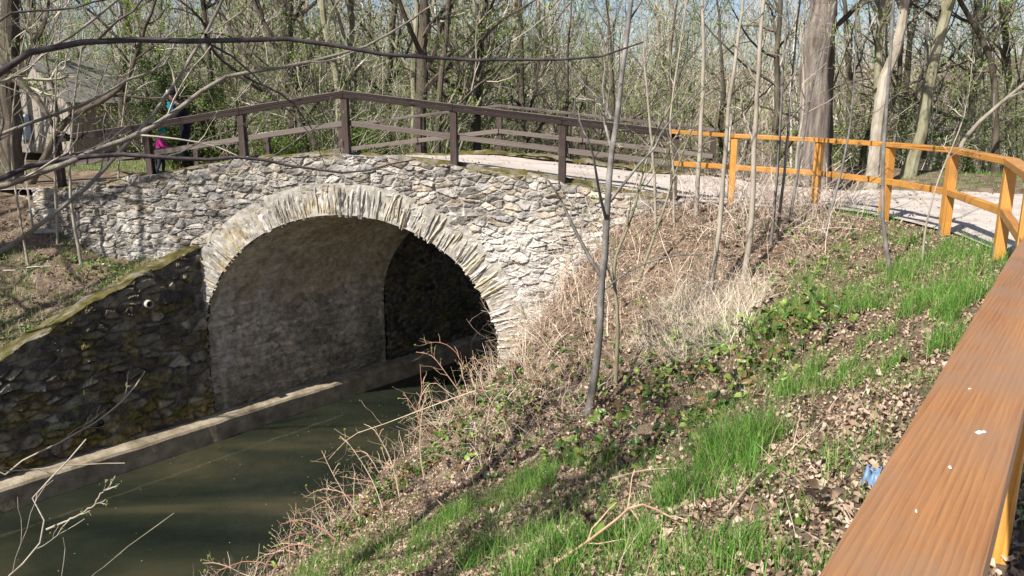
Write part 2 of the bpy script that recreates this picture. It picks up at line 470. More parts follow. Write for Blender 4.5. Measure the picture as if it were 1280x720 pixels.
ctrl_l += [(-10.9, 16.85, -1.78), (-12.2, 17.05, -1.72), (-14.5, 17.6, -1.7), (-8, 15.85, -3.15), (-9.6, 16.2, -2.6), (-10.6, 15.7, -2.6), (-12, 13.5, -3.1), (-14.5, 11, -3.2), (-16, 16, -2.0), (-20, 12, -2.2), (-10.5, 18.2, -1.65), (-15, 22, -1.65), (-15, 26, -1.65), (-8, 26, -1.65),
           (-12, 9, -4.0), (-16, 4, -4.0), (-20, 0, -4), (-3, 32, -1.65), (-25, 20, -1.6), (-25, 30, -1.5), (-10, 40, -1.4), (5, 45, -1.4), (-30, 5, -2.5)]
rbf_r, rbf_l = RBF(ctrl_r), RBF(ctrl_l)


def H(x, y, rough=True):
    """ground height"""
    x, y = np.asarray(x, float), np.asarray(y, float)
    q, r = qr(x, y)
    hr = np.minimum(rbf_r(x, y), -1.2)
    hl = np.minimum(rbf_l(x, y), -1.2)
    lip = 0.15 - 0.55 * sstep(9, 12.5, q)
    hr = hr - np.clip(lip - r, 0, 3) * 2.6
    if rough:
        n = fbm(x * .9, y * .9, 0, 3, 4) * .10 + fbm(x * 3.1, y * 3.1, 0, 9, 3) * .035
        hr = hr + n * sstep(-1.9, -2.3, hr); hl = hl + n * .8 * sstep(-1.75, -2.2, hl)
    w = sstep(RW - .30, RW - .12, r)                                # 0 left bank, 1 channel
    wr = sstep(-2.6, -2.2, r)
    ch = np.full_like(hr, -7.6)
    h = hl * (1 - w) + ch * w
    h = h * (1 - wr) + np.maximum(hr, -7.6) * wr
    d = np.hypot(x, y - 10)
    far = sstep(38, 120, d)
    hill = -1.5 - 2.3 * sstep(8, 22, x) * sstep(75, 50, d) + 7 * sstep(50, 125, d) + (1 - .45 * sstep(-10, 30, x)) * 3.5 * sstep(60, 160, d) + fbm(x * .03, y * .03, 0, 5, 3) * 1.5 * far
    h = h * (1 - sstep(36, 48, d)) + hill * sstep(36, 48, d)
    pp = in_poly(x, y, path_poly)
    # inside the body of the bridge the ground stays under the deck
    s = (x - B0[0]) * BD[0] + (y - B0[1]) * BD[1]
    fn = -((x - B0[0]) * BN[0] + (y - B0[1]) * BN[1])
    inb = (fn > .1) & (fn < LB * .83) & (s > -9.5) & (s < 6)
    h = np.where(pp, np.minimum(h, -1.63), h)
    h = np.where(pp & (s < -9.2) & (s > -40), np.maximum(h, -1.76), h)
    h = np.where(inb, np.minimum(h, -1.75), h)
    return h + CZ


def hit(px, py):
    """first ground point on a photo pixel's sight line"""
    Y = np.arange(.6, 60, .02)
    u, v = (px - 640) / F, -(py - 360) / F
    dy, dz = CT + v * ST, -ST + v * CT
    t = Y / dy; x = u * t; z = CZ + dz * t
    g = H(x, Y)
    i = np.argmax(g > z)
    return np.array([x[i], Y[i], g[i]])


def axis_lines(lo, hi, step, far, grow_=1.22):
    a = list(np.arange(lo, hi, step)); d = step
    while a[-1] < far: d *= grow_; a.append(a[-1] + d)
    d = step
    while a[0] > -far: d *= grow_; a.insert(0, a[0] - d)
    return np.array(a)


gx, gy = axis_lines(-13, 9, .13, 420), axis_lines(-2, 21, .13, 420)
GX, GY = np.meshgrid(gx, gy, indexing='ij')
GZ = H(GX, GY)
ground = mk('ground', np.stack([GX, GY, GZ], -1), grid_faces(len(gx), len(gy)), mats=M['soil'], smooth=True)
tag(ground, 'brown leafy soil of the river banks and woodland floor', kind='structure')

# path
pr = []
for i in range(len(PATH_PAIRS) - 1):
    for t in np.linspace(0, 1, 6, endpoint=False):
        pr.append([np.array(PATH_PAIRS[i][k]) * (1 - t) + np.array(PATH_PAIRS[i + 1][k]) * t for k in (0, 1)])
pr.append([np.array(PATH_PAIRS[-1][0]), np.array(PATH_PAIRS[-1][1])])
pr = np.array(pr); nv = 13
tt = np.linspace(0, 1, nv)[None, :, None]
PP = pr[:, None, 0] * (1 - tt) + pr[:, None, 1] * tt
sA = (PP[..., 0] - B0[0]) * BD[0] + (PP[..., 1] - B0[1]) * BD[1]
# on the skewed bridge the height follows the coordinate along the near face
den = BD[0] * A[1] - BD[1] * A[0]
sS = ((PP[..., 0] - B0[0]) * A[1] - (PP[..., 1] - B0[1]) * A[0]) / den
tS = (BD[0] * (PP[..., 1] - B0[1]) - BD[1] * (PP[..., 0] - B0[0])) / den
onb = (sS < 5.0) & (tS > -.5)
PZ = np.where(onb, deck_z(sS) - .06 - .04 * tS * sstep(-9, -6, sS) * sstep(2, 0, sS), CZ - 1.585) + fbm(PP[..., 0] * 1.3, PP[..., 1] * 1.3, 0, 21, 3) * .012
path = mk('path', np.concatenate([PP, PZ[..., None]], -1), grid_faces(len(pr), nv), mats=M['gravel'], smooth=True)
tag(path, 'pale pinkish gravel footpath over the bridge and along the railing', kind='structure')

# water
m, nt, b = new_mat('river_water')
tc = nd(nt, 'ShaderNodeTexCoord')
nz = nd(nt, 'ShaderNodeTexNoise', i_Scale=.55, i_Detail=4.0, i_Distortion=.6)
mp = nd(nt, 'ShaderNodeMapping'); mp.inputs['Rotation'].default_value = (0, 0, -math.atan2(A[1], A[0])); mp.inputs['Scale'].default_value = (.5, 1.4, 1)
mp.vector_type = 'POINT'
nt.links.new(tc.outputs['Object'], mp.inputs[0]); nt.links.new(mp.outputs[0], nz.inputs['Vector'])
c = ramp(nt, nz.outputs[0], [(0.3, (.009, .012, .009)), (0.52, (.019, .022, .014)), (0.74, (.05, .045, .026))])  # lighter brown patches also put sunlit water into the colour
vo = nd(nt, 'ShaderNodeTexVoronoi', i_Scale=5.5); nt.links.new(tc.outputs['Object'], vo.inputs['Vector'])
sp = nd(nt, 'ShaderNodeMath', operation='LESS_THAN'); sp.inputs[1].default_value = .045
nt.links.new(vo.outputs['Distance'], sp.inputs[0])
mx = nd(nt, 'ShaderNodeMix', data_type='RGBA'); mx.inputs[7].default_value = (.42, .42, .38, 1)
nt.links.new(sp.outputs[0], mx.inputs[0]); nt.links.new(c, mx.inputs[6]); nt.links.new(mx.outputs[2], b.inputs['Base Color'])
b.inputs['Roughness'].default_value = .025; b.inputs['Specular IOR Level'].default_value = .75; b.inputs['IOR'].default_value = 1.33
n2 = nd(nt, 'ShaderNodeTexNoise', i_Scale=2.2, i_Detail=3.0); nt.links.new(mp.outputs[0], n2.inputs['Vector'])
bp = nd(nt, 'ShaderNodeBump', i_Strength=.07, i_Distance=.05); nt.links.new(n2.outputs[0], bp.inputs['Height']); nt.links.new(bp.outputs[0], b.inputs['Normal'])
M['water'] = m
qq, rr = np.linspace(-60, 60, 61), np.linspace(RW + .2, 1.6, 9)
Q, RR = np.meshgrid(qq, rr, indexing='ij')
XY = Q[..., None] * A + (RR[..., None] - 9.6) * NR
water = mk('water', np.concatenate([XY, np.full(Q.shape + (1,), WATER)], -1), grid_faces(61, 9), mats=M['water'])
tag(water, 'dark olive slow river with floating specks', kind='structure')

# ------------------------------------------------------------------ rubble masonry
def stones(U, V, cw, ch, seed, drop=.28, warp=.065):
    """irregular rubble: returns distance to the joint (m), stone id 1..n randoms (3)"""
    U = U + fbm(U * 2.2, V * 2.2, 0, seed + 5, 3) * warp; V = V + fbm(U * 2.2, V * 2.2, 4.4, seed + 6, 3) * warp * .8
    x, y = U / cw, V / ch
    ix, iy = np.floor(x), np.floor(y)
    d1 = np.full(U.shape, 1e9); d2 = np.full(U.shape, 1e9)
    p1 = np.zeros(U.shape + (2,)); p2 = np.zeros(U.shape + (2,)); id1 = np.zeros(U.shape + (2,))
    for dx in (-2, -1, 0, 1, 2):
        for dy in (-2, -1, 0, 1, 2):
            cx, cy = ix + dx, iy + dy
            px = (cx + .5 + (_hash(cx, cy, cx * 0, seed) - .5) * .85 + .5 * (cy % 2)) * cw
            py = (cy + .5 + (_hash(cx, cy, cx * 0, seed + 1) - .5) * .75) * ch
            dead = _hash(cx, cy, cx * 0, seed + 2) < drop
            d = ((U - px) / cw) ** 2 + ((V - py) / ch) ** 2
            d = np.where(dead, 1e8, d)
            n1 = d < d1; n2_ = (~n1) & (d < d2)
            d2 = np.where(n1, d1, np.where(n2_, d, d2)); pc = np.stack([px, py], -1)
            p2 = np.where(n1[..., None], p1, np.where(n2_[..., None], pc, p2))
            d1 = np.where(n1, d, d1); p1 = np.where(n1[..., None], pc, p1)
            id1 = np.where(n1[..., None], np.stack([cx, cy], -1), id1)
    e = np.abs(d2 - d1) / (2 * np.sqrt(((p2 - p1) / np.array([cw, ch])) ** 2 @ np.ones(2)) + 1e-6) * min(cw, ch) * 1.2
    rnd = [_hash(id1[..., 0], id1[..., 1], id1[..., 0] * 0 + k, seed + 11 + k) for k in range(6)]
    loc = np.stack([U, V], -1) - p1
    return e, rnd, loc


def pick(r, pal):
    pal = np.array(pal); i = np.minimum((r * len(pal)).astype(int), len(pal) - 1)
    return pal[i]


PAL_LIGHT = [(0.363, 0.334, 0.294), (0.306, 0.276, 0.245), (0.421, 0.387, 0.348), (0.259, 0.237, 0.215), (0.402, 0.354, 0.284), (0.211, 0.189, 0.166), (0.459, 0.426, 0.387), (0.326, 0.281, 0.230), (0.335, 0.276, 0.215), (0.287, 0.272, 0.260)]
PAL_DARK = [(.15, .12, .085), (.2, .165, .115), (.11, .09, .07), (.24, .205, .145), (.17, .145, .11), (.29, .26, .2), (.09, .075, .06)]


def masonry(U, V, cw, ch, seed, relief=.06, pal=PAL_LIGHT, mortar=(.41, .38, .335), lime=None, moss=None, drop=.42, joint=.011):
    e, rnd, loc = stones(U, V, cw, ch, seed, drop)
    body = sstep(joint * .4, joint * 2.6, e)
    deep = sstep(.0, .35, fbm(U * 1.9, V * 2.6, 5, seed + 46, 4)); e = e + .006 * fbm(U * 22, V * 22, 1, seed + 47, 3)
    body = sstep(joint * .4, joint * 2.6, e)
    body = sstep(joint * .3, joint * 1.7, e)
    h = body * (relief * (.25 + .9 * rnd[0])) + body * (loc[..., 0] * (rnd[1] - .5) * .25 + loc[..., 1] * (rnd[2] - .5) * .6)
    rough = fbm(U * 9, V * 14, 0, seed + 40, 4)
    crack = fbm(U * 4 + rnd[5] * 9, V * 11 + rnd[5] * 5, 3, seed + 44, 4); h = h - .022 * body * sstep(.09, .0, np.abs(crack)) * (rnd[5] > .35)
    h = h + rough * .011 * (.4 + body) + np.abs(fbm(U * 5, V * 9, 7, seed + 41, 3)) * .018 * body
    c = pick(rnd[3], pal) * (.74 + .48 * rnd[4])[..., None]
    c = c * (1 + .22 * fbm(U * 6, V * 6, 0, seed + 42, 4) + .2 * fbm(U * 1.1, V * 1.1, 0, seed + 48, 3))[..., None]
    mm = (1 - sstep(joint * .5, joint * 1.3, e + rough * .006))[..., None]
    mcol = np.array(mortar) * (1 + .15 * fbm(U * 3, V * 3, 0, seed + 43, 3))[..., None]
    mcol = mcol * (1 - .22 * deep[..., None]); h = h - .02 * deep * (1 - body)  # deep joints are recessed and their shadow also darkens the mortar colour
    c = c * (1 - mm) + mcol * mm
    if lime is not None:
        l = (lime * sstep(-.5, .5, fbm(U * 2.2, V * 3.2, 0, seed + 50, 5) + (lime - .5) * 1.4))[..., None]
        c = c * (1 - l) + np.array([.62, .59, .545]) * (1 + .12 * fbm(U * 8, V * 8, 0, seed + 51, 3))[..., None] * l
    if moss is not None:
        l = (moss * sstep(.0, .5, fbm(U * 2.6, V * 3.6, 0, seed + 60, 5) + (moss - .5) * .9))[..., None]
        c = c * (1 - l) + np.array([.20, .155, .035]) * (1 + .5 * fbm(U * 12, V * 12, 0, seed + 61, 3))[..., None] * l
        h = h + l[..., 0] * .025 * (1 + fbm(U * 25, V * 25, 0, seed + 62, 2))
    return h, np.clip(c, .008, .8)


AC, AHALF, ARISE, ASPR = -3.36, 3.12, 2.68, CZ - 4.63      # arch centre, half span, rise, springing height


def arch_pts(n):
    """intrados polyline (s,z) from the left foot over the crown to the right foot, with outward normals"""
    th = np.linspace(math.pi, 0, 400)
    s = AC + AHALF * np.cos(th); z = ASPR + ARISE * np.sin(th)
    zl = np.linspace(WATER - .2, ASPR, 60)[:-1]
    s = np.r_[np.full(59, AC - AHALF), s, np.full(59, AC + AHALF)]; z = np.r_[zl, z, zl[::-1]]
    L = np.r_[0, np.cumsum(np.hypot(np.diff(s), np.diff(z)))]
    q = np.linspace(0, L[-1], n)
    S, Z = np.interp(q, L, s), np.interp(q, L, z)
    ds, dz = np.gradient(S), np.gradient(Z); l = np.hypot(ds, dz)
    return S, Z, np.stack([-dz / l, ds / l], -1), q


bridge = empty('stone_bridge', (*face_xy(-3.36, 2.2), WATER), 'old humpback bridge of pale rubble stone with one wide arch over the river', 'bridge')


def wall_sheet(name, s0, s1, zb, ztf, t, side, seed, step, parent, lime_f=None, cap=.45, cut=True, cw=.20, chh=.09, relief=.03):
    """a face of the bridge: displaced rubble with an arch opening and a rough coping row"""
    su = np.arange(s0, s1 + step, step); nvv = int((CZ + 0 - zb) / step)
    U, Vn = np.meshgrid(su, np.linspace(0, 1, nvv), indexing='ij')
    e_, r_, _ = stones(U[:, -1:], np.zeros((len(su), 1)) + 50, .42, .3, seed + 3)
    zt = ztf(su) - .05 + .07 * (r_[0][:, 0] - .3) + .02 * fbm(su * 4, su * 0, 0, seed, 3)
    Z = zb + (zt[:, None] - zb) * Vn
    h, c = masonry(U, Z, cw, chh, seed, relief, lime=None if lime_f is None else lime_f(U, Z))
    if lime_f is not None: c = c * (.84 + .16 * sstep(-3.2, -.8, U))[..., None]  # left half darkened: greyer stone plus tree shadow put into its colour
    top = sstep(.14, .02, ztf(su)[:, None] - Z) * sstep(-.2, .35, fbm(U * 1.7, Z * 1.7, 3, seed + 70, 3))
    c = c * (1 - top[..., None] * .8) + np.array([.13, .11, .03]) * top[..., None] * .8
    xy = face_xy(U, np.zeros_like(U) + t) + (h[..., None] * BN * side)
    V = np.concatenate([xy, Z[..., None]], -1)
    # coping row going back from the top edge
    ncap = 6
    back = np.linspace(0, cap, ncap)[1:]
    capU = np.repeat(su[:, None], ncap - 1, 1)
    hz = fbm(capU * 5, back[None] * 5 + capU * 0, 0, seed + 80, 3) * .02
    cxy = xy[:, -1:, :] + (-side) * back[None, :, None] * BN
    V2 = np.concatenate([cxy, (Z[:, -1:] + hz)[..., None]], -1)
    V = np.concatenate([V, V2], 1)
    cm = sstep(-.3, .4, fbm(capU * 3, back[None] * 3 + capU * 0, 0, seed + 81, 3))[..., None]
    c2 = np.array([.3, .275, .25]) * (1 - cm) + np.array([.14, .12, .03]) * cm
    c = np.concatenate([c, c2], 1)
    nvt = nvv + ncap - 1
    keep = None
    if cut:
        cu = (U[:-1, :-1] + U[1:, 1:]) / 2; cz = (Z[:-1, :-1] + Z[1:, 1:]) / 2
        inside = (((cu - AC) / (AHALF + .31)) ** 2 + ((cz - ASPR) / (ARISE + .31)) ** 2 < 1) & (cz > ASPR) | ((np.abs(cu - AC) < AHALF + .31) & (cz <= ASPR))
        keep = np.ones((len(su) - 1, nvt - 1), bool); keep[:, :nvv - 1] = ~inside
    f = grid_faces(len(su), nvt, keep)
    if side < 0: f = f[:, ::-1]
    return mk(name, V, f, mats=M['stone'], col=c.reshape(-1, 3), parent=parent, smooth=False)


def lime_front(U, Z):
    return np.clip(0.54 * sstep(-2.6, -.6, U) * sstep(-.1, -1.0, Z - deck_z(U) + .35) + .45 * sstep(-8.8, -8.2, U) * sstep(-6.6, -7.2, U) * sstep(-.2, -.9, Z) + .14, 0, .85)


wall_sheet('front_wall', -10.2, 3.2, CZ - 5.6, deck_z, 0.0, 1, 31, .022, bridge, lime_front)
wall_sheet('rear_wall', -10.2, 3.4, CZ - 5.6, lambda s: deck_z(s) - .17 * sstep(-9, -6, s) * sstep(2, 0, s), LB, -1, 77, .06, bridge)

# vault
S_, Z_, N_, q_ = arch_pts(330)
tv = np.linspace(.02, LB - .02, 110)
U, T_ = np.meshgrid(q_, tv, indexing='ij')
h, c = masonry(T_ * 1.0, U, .34, .08, 55, .018, pal=[(.36, .31, .25), (.41, .355, .29), (.31, .265, .215), (.45, .39, .32), (.37, .31, .24)], mortar=(.43, .38, .31), joint=.010)
zz = np.repeat(Z_[:, None], len(tv), 1)
pl = sstep(.2, .9, zz - ASPR)[..., None] * .75                   # plastered crown
c = c * (1 - pl) + np.array([.40, .34, .25]) * (1 + .3 * fbm(T_ * 2, U * 3, 0, 66, 4))[..., None] * pl
h = h * (1 - .7 * pl[..., 0])
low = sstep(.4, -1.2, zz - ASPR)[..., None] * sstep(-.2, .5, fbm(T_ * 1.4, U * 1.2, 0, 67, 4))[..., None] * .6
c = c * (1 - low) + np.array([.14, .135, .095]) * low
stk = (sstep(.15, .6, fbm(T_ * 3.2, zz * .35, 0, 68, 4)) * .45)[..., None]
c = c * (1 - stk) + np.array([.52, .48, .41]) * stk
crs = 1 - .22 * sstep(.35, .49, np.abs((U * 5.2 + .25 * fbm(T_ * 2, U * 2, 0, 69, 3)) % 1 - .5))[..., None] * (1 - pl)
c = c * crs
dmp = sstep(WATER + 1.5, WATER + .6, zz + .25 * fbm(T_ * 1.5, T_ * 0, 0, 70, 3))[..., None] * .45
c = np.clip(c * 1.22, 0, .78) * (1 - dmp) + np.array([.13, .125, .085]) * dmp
vxy = face_xy(np.repeat((S_)[:, None], len(tv), 1) - N_[:, None, 0] * h * -1 * -1, T_)
V = np.concatenate([vxy, (zz - N_[:, None, 1] * h)[..., None]], -1)
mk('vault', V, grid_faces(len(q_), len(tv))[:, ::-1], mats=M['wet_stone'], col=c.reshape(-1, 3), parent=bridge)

# arch ring of thin upright slabs
def arch_ring(name, t, side, seed, lo=.36, hi=.60):
    r = np.random.default_rng(seed); acc = Acc()
    S_, Z_, N_, L = arch_pts(1500)
    pos = L[0] + .55
    pal = [(.56, .53, .48), (.50, .47, .42), (.60, .57, .53), (.42, .385, .33), (.47, .41, .30), (.54, .51, .47), (.33, .30, .265), (.50, .45, .36)]
    bx = np.array([[i, j, k] for i in range(7) for j in range(3) for k in range(3)], float)
    idx = lambda i, j, k: (i * 3 + j) * 3 + k
    fs = []
    for i in range(6):
        for j in range(2):
            fs += [(idx(i, j, 0), idx(i, j + 1, 0), idx(i + 1, j + 1, 0), idx(i + 1, j, 0)), (idx(i, j, 2), idx(i + 1, j, 2), idx(i + 1, j + 1, 2), idx(i, j + 1, 2))]
        for k in range(2):
            fs += [(idx(i, 0, k), idx(i + 1, 0, k), idx(i + 1, 0, k + 1), idx(i, 0, k + 1)), (idx(i, 2, k), idx(i, 2, k + 1), idx(i + 1, 2, k + 1), idx(i + 1, 2, k))]
    for j in range(2):
        for k in range(2):
            fs += [(idx(0, j, k), idx(0, j, k + 1), idx(0, j + 1, k + 1), idx(0, j + 1, k)), (idx(6, j, k), idx(6, j + 1, k), idx(6, j + 1, k + 1), idx(6, j, k + 1))]
    fs = np.array(fs)
    while pos < L[-1] - .55:
        th = r.uniform(.024, .062) * (1.6 if r.random() < .12 else 1)
        p = pos + th / 2; pos += th + r.uniform(.002, .012)
        s, z = np.interp(p, L, S_), np.interp(p, L, Z_)
        n = norm(np.array([np.interp(p, L, N_[:, 0]), np.interp(p, L, N_[:, 1])]))
        a = r.normal(0, .085); n = np.array([n[0] * math.cos(a) - n[1] * math.sin(a), n[0] * math.sin(a) + n[1] * math.cos(a)])
        e = np.array([n[1], -n[0]])
        inn, out = (r.uniform(-.05, .045) if side > 0 else r.uniform(.03, .07)), r.uniform(lo, hi)
        front = r.uniform(.036, .082)
        rad = inn + (out - inn) * bx[:, 0] / 6 + .055 * bx[:, 2] * (side > 0)
        wid = (bx[:, 1] / 2 - .5) * th * (1 + .25 * (rad / out - .4)) * r.uniform(.9, 1.1)
        dep = front * .0 + np.where(bx[:, 2] == 0, front, np.where(bx[:, 2] == 1, -.06, -.42))
        k = p * 7.7
        dep = dep + np.where(bx[:, 2] == 0, 1, .2) * (.016 * fbm(rad * 9 + k, bx[:, 1] + k, 0, seed, 3) - .022 * (np.abs(bx[:, 1] - 1)) - .02 * (np.abs(bx[:, 0] - 3) > 2.5))
        wid = wid + .012 * fbm(rad * 7 + k * 3, bx[:, 1] * 2, bx[:, 2], seed + 2, 2)
        ss = s + n[0] * rad + e[0] * wid; zz = z + n[1] * rad + e[1] * wid
        ka = A / abs(A @ BN)
        xy = face_xy(ss, np.zeros_like(ss) + t) + np.where(dep[:, None] > 0, dep[:, None] * BN, -dep[:, None] * ka) * side
        cc = np.array(pal[r.integers(len(pal))]) * r.uniform(.62, 1.0)
        if t == 0: cc = cc * (1 - .0) * (1.0 if s < -2 else 1.08)
        st_ = (sstep(-.1, .5, fbm(ss * 1.6, zz * 1.6, 0, seed + 21, 4)) * (.75 if s < -2.6 else .3))[:, None]
        cv = cc * (1 + .22 * fbm(rad * 8 + k, bx[:, 1], 0, seed + 5, 2))[:, None]
        cv = cv * (1 - st_) + np.array([.40, .31, .15]) * st_
        acc.add(np.concatenate([xy, zz[:, None]], -1), fs if side > 0 else fs[:, ::-1], col=np.clip(cv, .02, .75))
    return acc.build(name, M['stone'], bridge)


arch_ring('arch_ring', 0.0, 1, 3)
arch_ring('arch_ring', LB, -1, 4)
# mortar bed behind the ring slabs
S_, Z_, N_, q_ = arch_pts(240)
acc = Acc()
for t, sd in ((0.0, 1), (LB, -1)):
    o_ = np.linspace(.005, .62, 9)
    ss = S_[:, None] + N_[:, None, 0] * o_; zz = Z_[:, None] + N_[:, None, 1] * o_
    dep = .034 + .018 * fbm(ss * 8, zz * 8, 0, 90, 3)
    xy = face_xy(ss, np.zeros_like(ss) + t) + dep[..., None] * BN * sd
    f = grid_faces(len(S_), 9)
    acc.add(np.concatenate([xy, zz[..., None]], -1), f if sd < 0 else f[:, ::-1], col=(.38, .35, .305))
acc.build('arch_mortar', M['stone'], bridge)

# kerbs of mossy stones along both edges of the deck
for t, sd in ((.30, 0), (LB - .42, -.12)):
    su = np.arange(-9.8, 2.9, .05); w = np.linspace(0, 1, 7)
    U, Wd = np.meshgrid(su, w, indexing='ij')
    prof = np.sin(np.clip(Wd, 0, 1) * math.pi) ** .6
    z = deck_z(U) + sd - .08 + prof * (.09 + .035 * fbm(U * 2.5, U * 0, t, 95, 4)) + .012 * fbm(U * 12, Wd * 3, 0, 96, 3) * prof
    xy = face_xy(U, t - .05 + Wd * .24 + .03 * fbm(U * 3, U * 0, t + 9, 97, 3))
    mk('mossy_kerb', np.concatenate([xy, z[..., None]], -1), grid_faces(len(su), 7), mats=M['moss'], parent=bridge, smooth=True)

# ------------------------------------------------------------------ wing walls and ledge along the left bank
def channel_wall(name, q0, q1, ztop, label, seed, step, moss, cat='retaining wall', pal=PAL_DARK, mortar=(.2, .175, .14)):
    w = empty(name, (*from_qr((q0 + q1) / 2, RW), WATER), label, cat)
    qs = np.arange(q0, q1 + step, step); nv = int(3.9 / step)
    U, Vn = np.meshgrid(qs, np.linspace(0, 1, nv), indexing='ij')
    zb = WATER - .1
    Z = zb + (ztop(U) - zb + .03 * fbm(U * 2, U * 0, 0, seed, 3)) * Vn
    ms = moss(U, Z)
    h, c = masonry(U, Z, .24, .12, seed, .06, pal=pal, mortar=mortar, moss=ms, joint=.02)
    xy = U[..., None] * A + (RW - 9.6 + h)[..., None] * NR
    V = np.concatenate([xy, Z[..., None]], -1)
    o = mk('facing', V, grid_faces(len(qs), nv), mats=M['wet_stone'], col=c.reshape(-1, 3), parent=w)
    # mossy top slab
    ws = np.linspace(0, .42, 9); U2, W2 = np.meshgrid(qs, ws, indexing='ij')
    z2 = Z[:, -1:] + .02 + .03 * fbm(U2 * 3, W2 * 3, 0, seed + 9, 4) - .05 * (W2 == 0)
    xy2 = U2[..., None] * A + (RW - 9.6 + .06 - W2)[..., None] * NR
    mk('top_slab', np.concatenate([xy2, z2[..., None]], -1), grid_faces(len(qs), 9)[:, ::-1], mats=M['moss'] , parent=w, smooth=True)
    return w


qc = float(qr(*face_xy(AC - AHALF - .02))[0])
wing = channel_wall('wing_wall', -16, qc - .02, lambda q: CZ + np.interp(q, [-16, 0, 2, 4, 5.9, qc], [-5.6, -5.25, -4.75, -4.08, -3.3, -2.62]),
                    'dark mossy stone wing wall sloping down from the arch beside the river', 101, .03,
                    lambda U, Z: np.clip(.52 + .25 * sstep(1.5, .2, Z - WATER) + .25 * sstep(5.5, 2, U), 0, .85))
qf = float(qr(*face_xy(AC - AHALF, LB))[0])
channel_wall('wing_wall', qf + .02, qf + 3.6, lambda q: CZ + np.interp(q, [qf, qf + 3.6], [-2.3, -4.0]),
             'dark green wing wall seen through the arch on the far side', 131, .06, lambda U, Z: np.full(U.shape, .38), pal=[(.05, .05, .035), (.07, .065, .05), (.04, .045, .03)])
# drain pipes in the wing wall
def on_wall(px, py):
    best = None
    for q in np.arange(-6, qc, .01):
        p = from_qr(q, RW + .05); Y = p[1]
        w = W(px, py, Y)
        d = abs(w[0] - p[0])
        if best is None or d < best[0]: best = (d, np.array([p[0], p[1], w[2]]))
    return best[1]


def tube_part(name, p0, p1, ro, ri, mat, parent, S=20):
    p0, p1 = np.array(p0, float), np.array(p1, float); d = norm(p1 - p0)
    a = norm(np.cross(d, [0, 0, 1])); b_ = np.cross(d, a)
    an = np.arange(S) * 2 * math.pi / S
    ring = np.cos(an)[:, None] * a + np.sin(an)[:, None] * b_
    V = np.concatenate([p0 + ring * ro, p1 + ring * ro, p1 + ring * ri, p0 + d * .03 + ring * ri])
    j = np.arange(S); k = (j + 1) % S
    f = np.concatenate([np.stack([o1 + j, o1 + k, o2 + k, o2 + j], -1) for o1, o2 in ((0, S), (S, 2 * S), (2 * S, 3 * S))])
    V = np.vstack([V, p0 + d * .03]); c0 = len(V) - 1
    f3 = np.stack([3 * S + j, 3 * S + k, np.full(S, c0)], -1)
    return mk(name, V, f, f3, mats=mat, parent=parent, smooth=False)


nr3 = np.array([NR[0], NR[1], 0])
p = on_wall(183, 379)
M['pipe'] = mat_noise('pale_pipe', [(0.3, (.32, .29, .24)), (0.7, (.45, .42, .37))], 14, bump=0.1)
tube_part('drain_pipe', p - nr3 * .25, p + nr3 * .16, .075, .06, M['pipe'], wing)
p = on_wall(122, 529)
tube_part('drain_pipe', p - nr3 * .25, p + nr3 * .05, .095, .08, M['black_metal'], wing)

# concrete ledge
qs = np.arange(-18, qf + 3.6, .08)
prof = [(-.1, WATER - 1.2), (-.1, CZ - 6.27), (.0, CZ - 6.26), (.2, CZ - 6.265), (.36, CZ - 6.27), (.42, CZ - 6.29), (.45, CZ - 6.34), (.45, CZ - 6.5), (.46, CZ - 6.7), (.455, CZ - 6.9), (.46, CZ - 7.6)]
pa = np.array(prof)
inside = sstep(qc - .25, qc + .25, qs)
off = (RW + pa[None, :, 0] * (1 - .12 * inside[:, None]) + .012 * fbm(qs[:, None] * 2 + pa[None, :, 0], pa[None, :, 1] * 3 + qs[:, None] * 0, 0, 140, 3))
zz = pa[None, :, 1] + .012 * fbm(qs[:, None] * 1.5, qs[:, None] * 0 + pa[None, :, 0] * 4, 0, 141, 3)
xy = qs[:, None, None] * A + (off - 9.6)[..., None] * NR
ledge = mk('concrete_ledge', np.concatenate([xy, zz[..., None]], -1), grid_faces(len(qs), len(prof)), mats=M['concrete'], origin=(*from_qr(6, RW), WATER))
tag(ledge, 'low concrete ledge along the foot of the wing wall at the water', 'ledge')

# ------------------------------------------------------------------ railings
def box_mesh(name, lx, ly, lz, mat, bev=.008, seg=2, warp=0.0, cuts=0):
    bm = bmesh.new(); bmesh.ops.create_cube(bm, size=1)
    for v in bm.verts: v.co = Vector((v.co.x * lx, v.co.y * ly, v.co.z * lz))
    if bev: bmesh.ops.bevel(bm, geom=bm.edges[:], offset=bev, segments=seg, affect='EDGES', profile=.6)
    me = bpy.data.meshes.new(name); bm.to_mesh(me); bm.free(); me.materials.append(mat)
    for p in me.polygons: p.use_smooth = False
    return me


def beam(name, p0, p1, w, h, mat, parent, over=0.0, roll=0.0):
    p0, p1 = Vector([float(c) for c in p0]), Vector([float(c) for c in p1]); d = p1 - p0
    o = bpy.data.objects.new(name, box_mesh(name, d.length + over, w, h, mat))
    COL.objects.link(o); o.parent = parent
    x = d.normalized(); y = Vector((0, 0, 1)).cross(x).normalized(); z = x.cross(y)
    mt = Matrix((x, y, z)).transposed() @ Matrix.Rotation(roll, 3, 'X')
    o.rotation_euler = mt.to_euler()
    o.location = (p0 + p1) / 2 - wloc(parent)
    return o


def post(name, xy, z0, z1, w, mat, parent, yaw):
    o = bpy.data.objects.new(name, box_mesh(name, w, w, z1 - z0, mat, .007))
    COL.objects.link(o); o.parent = parent
    o.rotation_euler = (0, 0, yaw)
    o.location = Vector((float(xy[0]), float(xy[1]), float((z0 + z1) / 2))) - wloc(parent)
    return o


